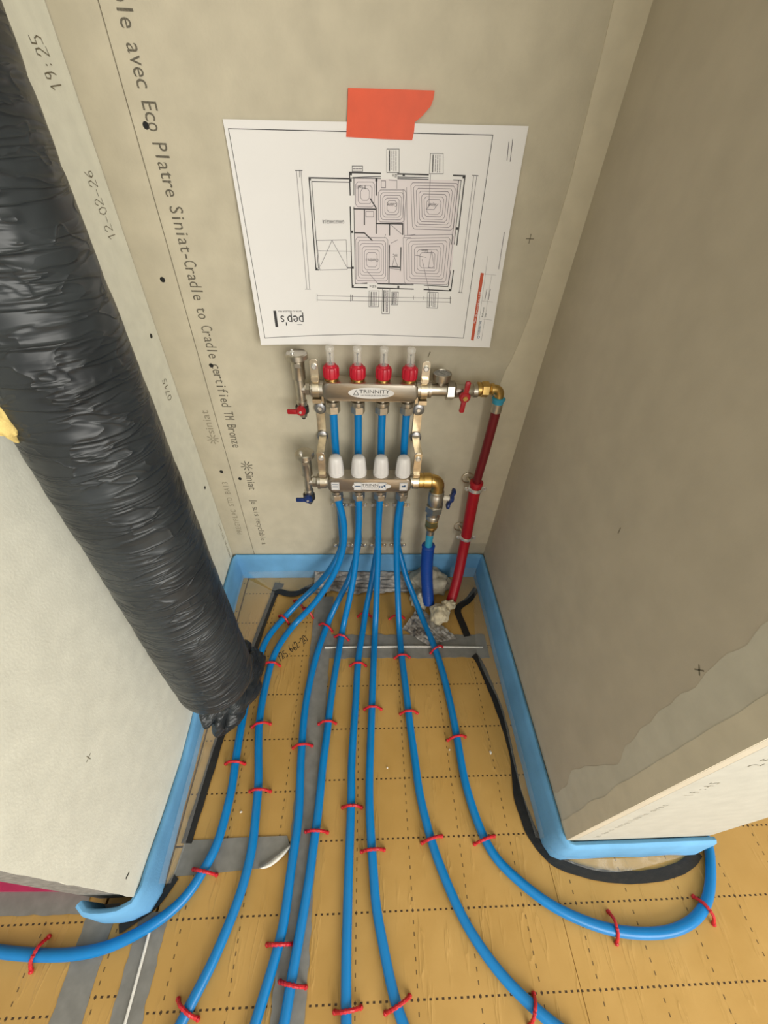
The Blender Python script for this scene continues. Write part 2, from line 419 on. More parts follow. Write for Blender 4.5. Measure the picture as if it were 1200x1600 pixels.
# left partition
lw = struct(MB().prism([(left_x(0)-0.013, 0.0), (left_x(-0.693)-0.013, -0.693), (left_x(-0.693)-0.085, -0.693), (left_x(0)-0.085, 0.0)],
            (0, 0, 0.004), (1, 0, 0), (0, 1, 0), (0, 0, 1), H-0.004).build('wall_left', 'core', smooth=0))
pz = []
for i in range(61):      # torn front edge of the paper face
    z = 0.012 + (H-0.012)*i/60
    pz.append(z)
mb = MB()
ys_edge = lambda z: -0.6985 - 0.0016*noise.noise(Vector((z*45, 2, 0)))
def lface(u, v):
    z = 0.010 + (H - 0.010) * v; y = (1-u)*-0.001 + u*ys_edge(z)
    return (left_x(y), y, z)
mb.grid(lface, 4, 160)
def lback(u, v):
    p = lface(u, v); return (p[0]-0.0128, p[1] if u < 1 else -0.6955, p[2])
n0 = len(mb.v); mb.grid(lback, 4, 160)
for j in range(160): a, b = j*5+4, (j+1)*5+4; mb.f.append((a, b, b+n0, a+n0))
mb.build('plasterboard', 'board_brightened', lw, smooth=0)
def left_xf(off=0.0004): return lambda y, z: (left_x(y)+off, y, z)
for (y, z) in [(-0.0275, 0.6965), (-0.0251, 0.3533)]:
    MB().cyl((left_x(y)-0.002, y, z), (left_x(y)+0.0008, y, z), 0.004, 14, bev=0.0006).build('screw', 'hole', lw)
sm = MB(); ribbon(sm, [(-0.6802, 0.1239), (-0.6741, 0.1206)], 0.003, left_xf()); sm.build('marker_tick', 'marker', lw, smooth=0)
pm = MB(); cross(pm, (-0.5822, 0.3477), 0.005, left_xf(), 0.0009); pm.build('pencil_cross', 'pencil', lw, smooth=0)
# handwriting running upwards on the left board
DIG = {'0': [[(0,.3),(.2,0),(.5,.05),(.6,.5),(.45,.95),(.15,.95),(0,.6),(0,.3)]], '1': [[(.1,.75),(.35,1),(.35,0)]],
 '2': [[(.05,.75),(.2,1),(.5,.95),(.55,.65),(0,0),(.6,.02)]], '5': [[(.55,1),(.1,1),(.05,.6),(.4,.6),(.55,.35),(.4,.05),(.05,.05)]],
 '6': [[(.5,.98),(.15,.65),(.02,.3),(.2,0),(.5,.1),(.5,.4),(.25,.5),(.05,.3)]], '9': [[(.5,.7),(.3,.5),(.08,.65),(.15,.95),(.45,.95),(.5,.7),(.5,.3),(.3,0)]],
 '7': [[(.05,1),(.55,1),(.2,0)]], '-': [[(.02,.45),(.55,.45)]], ':': [[(.2,.22),(.25,.3)],[(.2,.62),(.25,.7)]], '.': [[(.2,0),(.25,.05)]], '8': [[(.3,.52),(.1,.75),(.3,1),(.5,.75),(.3,.52),(.05,.25),(.3,0),(.55,.25),(.3,.52)]]}
def hand(mb, s, length, h, xf, w):
    p = length / len(s)
    for k, ch in enumerate(s):
        for st in DIG.get(ch, []):
            ribbon(mb, [(k*p + q[0]*p*1.25, q[1]*h + 0.1*h*math.sin(k*2.1)) for q in st], w, xf)
    return mb
def lup(y0, z0, y1=None, z1=None):
    d = Vector((y1-y0, z1-z0)); L_ = d.length; d /= L_
    return L_, (lambda a, u: (left_x(y0 + d.x*a - d.y*u)+0.0004, y0 + d.x*a - d.y*u, z0 + d.y*a + d.x*u))
(ya, za), (yb, zb) = [(-0.0321, 0.9921), (-0.0382, 1.037)]
L_, fx = lup(ya, za, yb, zb); hand(MB(), '19:25', L_, 0.026, fx, 0.0013).build('handwriting', 'pencil', lw, smooth=0)
(ya, za), (yb, zb) = [(-0.03, 0.8392), (-0.0305, 0.9191)]
L_, fx = lup(ya, za, yb, zb); hand(MB(), '12-02-26', L_, 0.021, fx, 0.0011).build('handwriting', 'pencil', lw, smooth=0)
(ya, za), (yb, zb) = [(-0.0327, 0.5823), (-0.0278, 0.6238)]
L_, fx = lup(ya, za, yb, zb); hand(MB(), '0715', L_, 0.016, fx, 0.0015).build('handwriting', 'pencil', lw, smooth=0)
mb = MB(); put_text(mb, 'PREGYPLAC STD BA13', (0, 0), 0.13, 0.009, True, lambda a, u: (left_x(-0.014-u)+0.0004, -0.014-u, 0.10+a))
mb.build('printed_lettering', 'ink_pale', lw, smooth=0)

# right partition block: inner face, end face
EX, EY = 0.600, -0.652
rw = struct(MB().prism([(XR+0.013, 0.0), (XR+0.013, EY+0.013), (EX, EY+0.013), (EX, 0.0)], (0, 0, 0.004), (1, 0, 0), (0, 1, 0), (0, 0, 1), H-0.004).build('wall_right', 'core', smooth=0))
MB().prism([(XR, 0), (XR+0.0128, 0), (XR+0.0128, EY), (XR, EY)], (0, 0, 0.010), (1, 0, 0), (0, 1, 0), (0, 0, 1), H-0.01, 0.0008).build('plasterboard', 'board_shaded', rw, smooth=0)
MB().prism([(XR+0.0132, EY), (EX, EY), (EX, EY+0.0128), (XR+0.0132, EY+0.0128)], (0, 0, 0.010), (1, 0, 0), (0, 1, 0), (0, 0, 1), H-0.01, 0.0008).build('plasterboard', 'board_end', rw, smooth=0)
def right_xf(off=0.0004): return lambda y, z: (XR-off, y, z)
def smear(inner, seed, off, m, name):
    zs = [0.09 + 0.012*i for i in range(110)]
    e = [(EY + inner + 0.028*noise.noise(Vector((z*7+seed, seed, 0))) + 0.008*noise.noise(Vector((z*28, seed, 1))), z) for z in zs]
    mb = MB().prism(e + [(EY+0.0005, zs[-1]), (EY+0.0005, zs[0])], (XR, 0, 0), (0, 1, 0), (0, 0, 1), (-1, 0, 0), off)
    return mb.build(name, m, rw, smooth=0)
smear(0.062, 3.1, 0.0006, 'filler', 'filler_smear')
zs = [0.085 + 0.012*i for i in range(110)]
e = [(EY + 0.026 + 0.003*noise.noise(Vector((z*20, 5, 1))), z) for z in zs]
MB().prism(e + [(EY+0.0002, zs[-1]), (EY+0.0002, zs[0])], (XR, 0, 0), (0, 1, 0), (0, 0, 1), (-1, 0, 0), 0.0016).build('joint_tape', 'joint', rw, smooth=0)
pm = MB(); c = (-0.5795, 0.5634); ribbon(pm, [(c[0]-0.0035, c[1]-0.0035), (c[0]+0.0035, c[1]+0.0035)], 0.0016, right_xf()); ribbon(pm, [(c[0]-0.0030, c[1]+0.0045), (c[0]+0.0030, c[1]-0.0045)], 0.0016, right_xf())
ribbon(pm, [(-0.3915, 0.574), (-0.3905, 0.583)], 0.0014, right_xf()); pm.build('pencil_cross', 'pencil', rw, smooth=0)
mb = MB()
def efx(x0, z0): return lambda a, u: (x0 - u*1.0, EY-0.0004, z0 + a)
put_text(mb, 'Je suis recyclable avec', (0, 0), 0.235, 0.010, True, efx(0.388, 0.110))
put_text(mb, '19:45', (0, 0), 0.065, 0.012, True, efx(0.392, 0.385)); put_text(mb, '25', (0, 0), 0.035, 0.014, True, efx(0.395, 0.500))
mb.build('printed_lettering', 'ink_faint', rw, smooth=0)

# ------------------------------------------------------------------ edge strip, film and tapes on the floor
def strip_sweep(path, heights, thick, nrm_side=1):
    """foam band standing on its edge along a floor path; nrm_side chooses the room side"""
    mb = MB(); m = len(path); prof_n = 12
    P = []
    for k, p in enumerate(path):
        t = (path[min(k+1, m-1)] - path[max(k-1, 0)]).normalized(); nn = Vector((-t.y, t.x, 0)) * nrm_side
        h = heights[k]; th = thick
        pr = [(0, 0.001), (th*1.25, 0.001), (th*1.3, h*0.15), (th*1.12, h*0.5), (th*1.0, h*0.85), (th*0.85, h*0.96), (th*0.5, h), (th*0.15, h*0.985), (0, h*0.95)]
        for (a, z) in pr: P.append(p + nn*a*(1 + 0.10*noise.noise(Vector((p.x*25, p.y*25, z*20)))) + Vector((0, 0, z)))
    q = 9; F = []
    for k in range(m-1):
        for i in range(q):
            j = (i+1) % q; F.append((k*q+i, k*q+j, (k+1)*q+j, (k+1)*q+i))
    F.append(tuple(reversed(range(q)))); F.append(tuple((m-1)*q+i for i in range(q)))
    mb.add(P, F); return mb
def interp(tab, x):
    for (a, b), (c, d) in zip(tab[:-1], tab[1:]):
        if a <= x <= c: return b + (d-b)*(x-a)/(c-a)
    return tab[0][1] if x < tab[0][0] else tab[-1][1]
# left and back and right run in one band
pth = [(-0.440, -0.6990), (-0.430, -0.7070), (-0.410, -0.7090), (-0.384, -0.7075), (-0.3660, -0.7010), (-0.3605, -0.686), (-0.3625, -0.65), (-0.366, -0.50), (-0.369, -0.40), (-0.373, -0.25), (-0.377, -0.06), (-0.376, -0.012), (-0.370, -0.002), (-0.35, -0.0005), (-0.2, -0.0005), (0.0, -0.0005), (0.2, -0.0005), (0.325, -0.0005), (0.341, -0.004), (0.3435, -0.03), (0.3435, -0.2), (0.3435, -0.4), (0.3435, -0.6), (0.3435, -0.640), (0.350, -0.6525), (0.37, -0.6527), (0.45, -0.6530), (0.55, -0.6530), (0.606, -0.6530)]
path = spline([(x, y, 0) for x, y in pth], 0.010)
hs = []
for p in path:
    if p.x < -0.33: hs.append(interp([(-0.72, 0.066), (-0.70, 0.078), (-0.66, 0.072), (-0.60, 0.060), (-0.50, 0.048), (-0.43, 0.052), (-0.30, 0.075), (-0.10, 0.092), (0, 0.094)], p.y))
    elif p.x > 0.36: hs.append(0.090)
    else: hs.append(0.094)
tag(strip_sweep(path, hs, 0.0115, -1).build('edge_foam_strip', 'foam', smooth=50), 'pale blue foam edge strip standing along the foot of the plasterboard walls', 'foam strip')

def flat_strip(pts, w, z, m, name, label, cat, wig=0.0008, group=None, step=0.008, th=0.0008):
    p = spline([(x, y, 0) for x, y in pts], step); n = len(p); mb = MB(); P = []
    for k, q in enumerate(p):
        t = (p[min(k+1, n-1)] - p[max(k-1, 0)]).normalized(); nn = Vector((-t.y, t.x, 0))
        ww = (w(k/(n-1)) if callable(w) else w) / 2
        for s_ in (-1, -0.5, 0, 0.5, 1):
            c = q + nn*ww*s_*(1 + 0.12*noise.noise(Vector((q.x*60, q.y*60, s_))))
            zz = z + wig*(1 + noise.noise(Vector((c.x*70, c.y*70, 1))))
            P.append((c.x, c.y, zz))
    for k in range(n):
        for i in (4, 0): x, y, zz = P[k*5+i]; 
    F = [(k*5+i, k*5+i+1, (k+1)*5+i+1, (k+1)*5+i) for k in range(n-1) for i in range(4)]
    base = len(P); P += [(x, y, max(0.0002, zz-th)) for x, y, zz in P]
    F += [tuple(base+i for i in reversed(f)) for f in F]
    for k in range(n-1):
        for i in (0, 4): a, b = k*5+i, (k+1)*5+i; F.append((a, b, b+base, a+base))
    for k in (0, n-1):
        for i in range(4): a, b = k*5+i, k*5+i+1; F.append((a, b, b+base, a+base))
    o = mb.add(P, F).build(name, m, smooth=60)
    return tag(o, label, cat, group)

def flat_poly(pts, z, m, name, label, cat, th=0.0006):
    o = MB().prism(pts, (0, 0, z), (1, 0, 0), (0, 1, 0), (0, 0, 1), th).build(name, m, smooth=0)
    return tag(o, label, cat)

# grey tapes over the board joints
flat_strip([(-0.118, -0.238), (0.0, -0.238), (0.15, -0.240), (0.318, -0.242)], 0.066, 0.0006, 'tape', 'grey_tape', 'grey tape crossing the floor in front of the cream foam lump, white cord on it', 'tape', 0.0004)
flat_strip([(-0.118, -0.085), (-0.117, -0.3), (-0.115, -0.6), (-0.114, -1.1)], 0.050, 0.0018, 'tape', 'grey_tape', 'long grey tape running towards the viewer between the inner blue pipes', 'tape', 0.0006)
flat_poly([(-0.331, -0.6207), (-0.2388, -0.6188), (-0.1459, -0.6186), (-0.139, -0.6345), (-0.1636, -0.6471), (-0.1891, -0.6627), (-0.2716, -0.667), (-0.3358, -0.6692)], 0.0004, 'tape', 'grey_tape', 'short torn grey tape under the two leftmost blue pipes', 'tape', 0.0016)
flat_strip([(-0.437, -0.700), (-0.435, -0.80), (-0.433, -1.1)], 0.046, 0.0004, 'tape', 'grey_tape', 'outer left grey tape starting under the free end of the blue foam strip', 'tape', 0.0004)
flat_strip([(-0.350, -0.712), (-0.349, -0.80), (-0.347, -1.1)], 0.046, 0.0004, 'tape', 'grey_tape', 'grey tape in the lower left with a thin white line along it', 'tape', 0.0004)
curl = [(-0.1891, -0.6627, 0.0), (-0.1737, -0.6546, 0.0), (-0.1551, -0.6429, 0.0), (-0.1403, -0.6335, 0.0)]
mb = MB()
def curlf(u, v):
    k = u*3; i = min(2, int(k)); t = k-i; p = Vector(curl[i]).lerp(Vector(curl[i+1]), t)
    w_ = 0.007*math.sin(math.pi*min(0.98, 0.06+u*0.94))
    return p + Vector((0.006*v, -w_*v, 0.0028 + 0.006*math.sin(v*2.4)))
mb.grid(curlf, 12, 5)
mb.f += [tuple(reversed(f)) for f in []]
o = mb.build('tape_corner', 'cord', smooth=60)
md = o.modifiers.new('solid', 'SOLIDIFY'); md.thickness = 0.0004
tag(o, 'curled white underside of the torn grey tape corner', 'tape')
# white cords
def rod(pts, r, name, label, cat, m):
    return tag(MB().tube(spline(pts, 0.02), r, 10).build(name, m), label, cat)
rod([(-0.105, -0.243, 0.0040), (0.0, -0.2425, 0.0040), (0.15, -0.244, 0.0040), (0.305, -0.248, 0.0038)], 0.0024, 'white_cord', 'thin white cord lying across the grey tape under the blue pipes', 'cord', 'cord')
rod([(-0.350, -0.722, 0.0030), (-0.3485, -0.80, 0.0030), (-0.347, -1.1, 0.0030)], 0.0022, 'white_cord', 'thin white cord in the lower left along the middle of a grey tape', 'cord', 'cord')
o = MB().lathe((-0.0117, -0.2425, 0.0052), (0, 0, 1), [(0, 0.002), (0.001, 0.0042), (0.003, 0.0040), (0.004, 0.002)], 10).build('plaster_crumb', 'chip'); tag(o, 'white plaster crumb sitting on the white cord', 'crumb')

# black butyl strips
flat_strip([(-0.2601, -0.0631), (-0.2054, -0.0748), (-0.1444, -0.0412), (-0.0986, -0.0227)], lambda t: 0.020 - 0.004*t, 0.0035, 'butyl', 'butyl_strip', 'short black butyl strip in the far left corner behind the pipes', 'butyl strip', 0.001)
flat_strip([(-0.2536, -0.0357), (-0.2626, -0.0809), (-0.2779, -0.1794), (-0.2876, -0.2608), (-0.2985, -0.3558), (-0.3145, -0.4445), (-0.3182, -0.5035), (-0.326, -0.6004), (-0.3275, -0.6245)], lambda t: 0.0185 + 0.010*math.exp(-(t/0.05)**2), 0.0020, 'butyl', 'butyl_strip', 'long black butyl strip along the left wall passing under the wrapped duct', 'butyl strip', 0.0010)
flat_strip([(-0.3303, -0.6693), (-0.3398, -0.6853), (-0.3557, -0.705), (-0.3998, -0.7301)], lambda t: 0.012, 0.0022, 'butyl', 'butyl_strip', 'black butyl strip at the lower left end of the blue foam strip', 'butyl strip', 0.0010)
flat_strip([(0.3272, -0.0612), (0.2967, -0.0994), (0.269, -0.1187), (0.258, -0.1397), (0.2651, -0.1804), (0.2708, -0.2152)], lambda t: 0.019, 0.0022, 'butyl', 'butyl_strip', 'short bent black butyl strip in the far right corner by the red sleeve', 'butyl strip', 0.0010)
flat_strip([(0.2774, -0.2679), (0.2883, -0.2871), (0.3006, -0.3474), (0.3099, -0.4041), (0.3135, -0.4585), (0.3126, -0.5083), (0.307, -0.5616), (0.3105, -0.5983), (0.318, -0.6309), (0.3411, -0.6638), (0.3802, -0.6807), (0.4325, -0.6918), (0.4901, -0.6952), (0.5464, -0.6909), (0.5906, -0.6801), (0.6206, -0.6639)], lambda t: 0.017*(1 - 0.45*math.exp(-((t-0.33)/0.08)**2)) + 0.006*math.exp(-((t-0.5)/0.1)**2), 0.0016, 'butyl', 'butyl_strip', 'long black butyl strip curving round the foot of the right partition', 'butyl strip', 0.0010)

# clear film flaps from the foam strip to the floor
def flap(inner, outer, name, label, n=60, z0=0.030):
    a = spline([(x, y, 0) for x, y in inner], 0.01); b = spline([(x, y, 0) for x, y in outer], 0.01)
    mb = MB()
    def fn(u, v):
        p = a[min(len(a)-1, int(u*(len(a)-1)))].lerp(b[min(len(b)-1, int(u*(len(b)-1)))], v)
        z = 0.0036 + z0*(1-v)**1.7 + 0.004*noise.noise(Vector((p.x*45, p.y*45, 2)))*math.sin(math.pi*v)*1.6
        return (p.x, p.y, max(0.0028, z))
    mb.grid(fn, n, 8)
    o = mb.build(name, 'film', smooth=80); return tag(o, label, 'plastic film')
flap([(-0.355, -0.03), (-0.351, -0.25), (-0.349, -0.45), (-0.346, -0.68)], [(-0.2612, -0.0676), (-0.2851, -0.2347), (-0.3187, -0.4444), (-0.3287, -0.6244), (-0.3362, -0.6773)], 'plastic_film', 'clear plastic film flap along the left wall between foam strip and black strip', 80)
flap([(-0.345, -0.018), (-0.2, -0.016), (-0.06, -0.016)], [(-0.2656, -0.0631), (-0.1882, -0.066), (-0.0988, -0.0203)], 'plastic_film', 'clear plastic film flap in the far left corner at the foot of the back wall', 40)
flap([(0.326, -0.02), (0.327, -0.25), (0.327, -0.45), (0.327, -0.64)], [(0.3186, -0.0658), (0.2872, -0.2611), (0.3132, -0.397), (0.3129, -0.5317), (0.3208, -0.6338)], 'plastic_film', 'clear plastic film flap along the right wall beside the long black strip', 80)
flap([(0.331, -0.655), (0.36, -0.668), (0.47, -0.672), (0.565, -0.668)], [(0.3226, -0.6358), (0.3519, -0.6641), (0.4501, -0.6872), (0.614, -0.6664)], 'plastic_film', 'clear plastic film flap in front of the right partition end', 50)
flap([(0.327, -0.02), (0.29, -0.017), (0.25, -0.016)], [(0.3267, -0.0636), (0.2892, -0.0993), (0.233, -0.1247)], 'plastic_film', 'crumpled clear film in the far right corner behind the red sleeve', 30, 0.045)

# crumpled silver butyl at the foot of the back wall
mb = MB()
def crump(u, v):
    x = -0.150 + 0.325*u; y = -0.018 - (0.055 + 0.012*noise.noise(Vector((u*9, 0, 0))))*v
    z = 0.004 + 0.026*(1-v)**1.3 + 0.010*abs(noise.noise(Vector((x*18, y*85, 1)))) + 0.003*noise.noise(Vector((x*60, y*150, 4)))
    return (x, y, max(0.003, z))
mb.grid(crump, 90, 22)
o = mb.build('silver_butyl_sheet', 'foil', smooth=25); tag(o, 'crumpled silver and black sealing strip at the foot of the back wall behind the pipes', 'sealing strip')
mb = MB()
def crump2(u, v):
    p = [(0.1611, -0.2413, 0.0), (0.2434, -0.2242, 0.0), (0.0972, -0.1939, 0.0), (0.1509, -0.1239, 0.0)]
    a = Vector(p[0]).lerp(Vector(p[1]), u); b = Vector(p[2]).lerp(Vector(p[3]), u); q = a.lerp(b, v)
    return (q.x, q.y, 0.004 + 0.010*abs(noise.noise(Vector((q.x*80, q.y*80, 7)))) + 0.004*math.sin(math.pi*u))
mb.grid(crump2, 30, 24)
o = mb.build('silver_butyl_sheet', 'foil', smooth=25); tag(o, 'small crumpled dark silver sheet under the cream foam lump', 'sealing strip')

# expanding foam round the two sleeves
def blob(c, r, amp, sc, seed, sub=4):
    bm = bmesh.new(); bmesh.ops.create_icosphere(bm, subdivisions=sub, radius=1)
    P = []
    for v in bm.verts:
        d = v.co.normalized(); k = 1 + amp*noise.noise(d*sc + Vector((seed, 0, 0))) + amp*0.4*noise.noise(d*sc*3 + Vector((seed, 4, 0)))
        P.append((c[0]+d.x*r[0]*k, c[1]+d.y*r[1]*k, max(0.001, c[2]+d.z*r[2]*k)))
    F = [tuple(v.index for v in f.verts) for f in bm.faces]; bm.free()
    return P, F
pf = thing('expanding_foam', 'cream expanding foam mass round the blue and red sleeves at floor level', 'foam', (0.19, -0.09, 0))
b = blob((0.185, -0.050, 0.018), (0.062, 0.040, 0.045), 0.35, 1.9, 1.5); MB().add(*b).build('foam_mass', 'pugrey', pf, smooth=60)
b = blob((0.152, -0.105, 0.012), (0.024, 0.028, 0.026), 0.35, 2.2, 8.5); MB().add(*b).build('foam_mass', 'pugrey', pf, smooth=60)
b = blob((0.200, -0.158, 0.020), (0.027, 0.026, 0.030), 0.28, 2.1, 3.5); MB().add(*b).build('foam_lump', 'pu', pf, smooth=60)
b = blob((0.228, -0.135, 0.030), (0.020, 0.014, 0.016), 0.30, 2.4, 5.5); MB().add(*b).build('foam_lump', 'pu', pf, smooth=60)

# plaster crumbs scattered on the floor
for k, (p, lab) in enumerate(zip([(-0.2394, -0.5803), (0.2685, -0.4903), (0.1804, -0.4833), (-0.1252, -0.5845), (0.0449, -0.5136)], ['white plaster crumb on the gold board between the two leftmost pipes', 'long pale plaster crumb beside the right black strip', 'small plaster crumb just left of the rightmost blue pipe', 'tiny plaster crumb on the grey tape beside a blue pipe', 'tiny plaster crumb between the two middle blue pipes'])):
    b = blob((p[0], p[1], 0.0016), (0.003 if k < 2 else 0.002, 0.0038 if k == 1 else 0.002, 0.0016), 0.5, 2.0, k*3.3, 1)
    tag(MB().add(*b).build('plaster_crumb', 'chip', smooth=0), lab, 'crumb')

# marker note on the gold board
hn = MB()
(xa, ya), (xb, yb) = [(-0.2133, -0.2772), (-0.1558, -0.224)]
d = Vector((xb-xa, yb-ya)); ln = d.length; d /= ln
hand(hn, '725.662-20', ln*1.12, 0.020, lambda a, u: (xa + d.x*a - d.y*u, ya + d.y*a + d.x*u, 0.0004), 0.0017)
hn.build('handwritten_number', 'marker', floor, smooth=0)

# magenta film sheet beyond the left partition
flat_poly([(-0.90, -0.45), (-0.470, -0.45), (-0.464, -0.684), (-0.90, -0.672)], 0.0, 'magenta', 'magenta_sheet', 'magenta sheet lying on the floor behind the end of the left partition', 'sheet', 0.02)

flat_strip([(-0.92, -0.688), (-0.70, -0.690), (-0.465, -0.694)], 0.034, 0.0024, 'tape', 'grey_tape', 'grey strip beside the magenta sheet at the left edge of the picture', 'tape', 0.0004)  # thin flat grey strip just in front of the magenta sheet

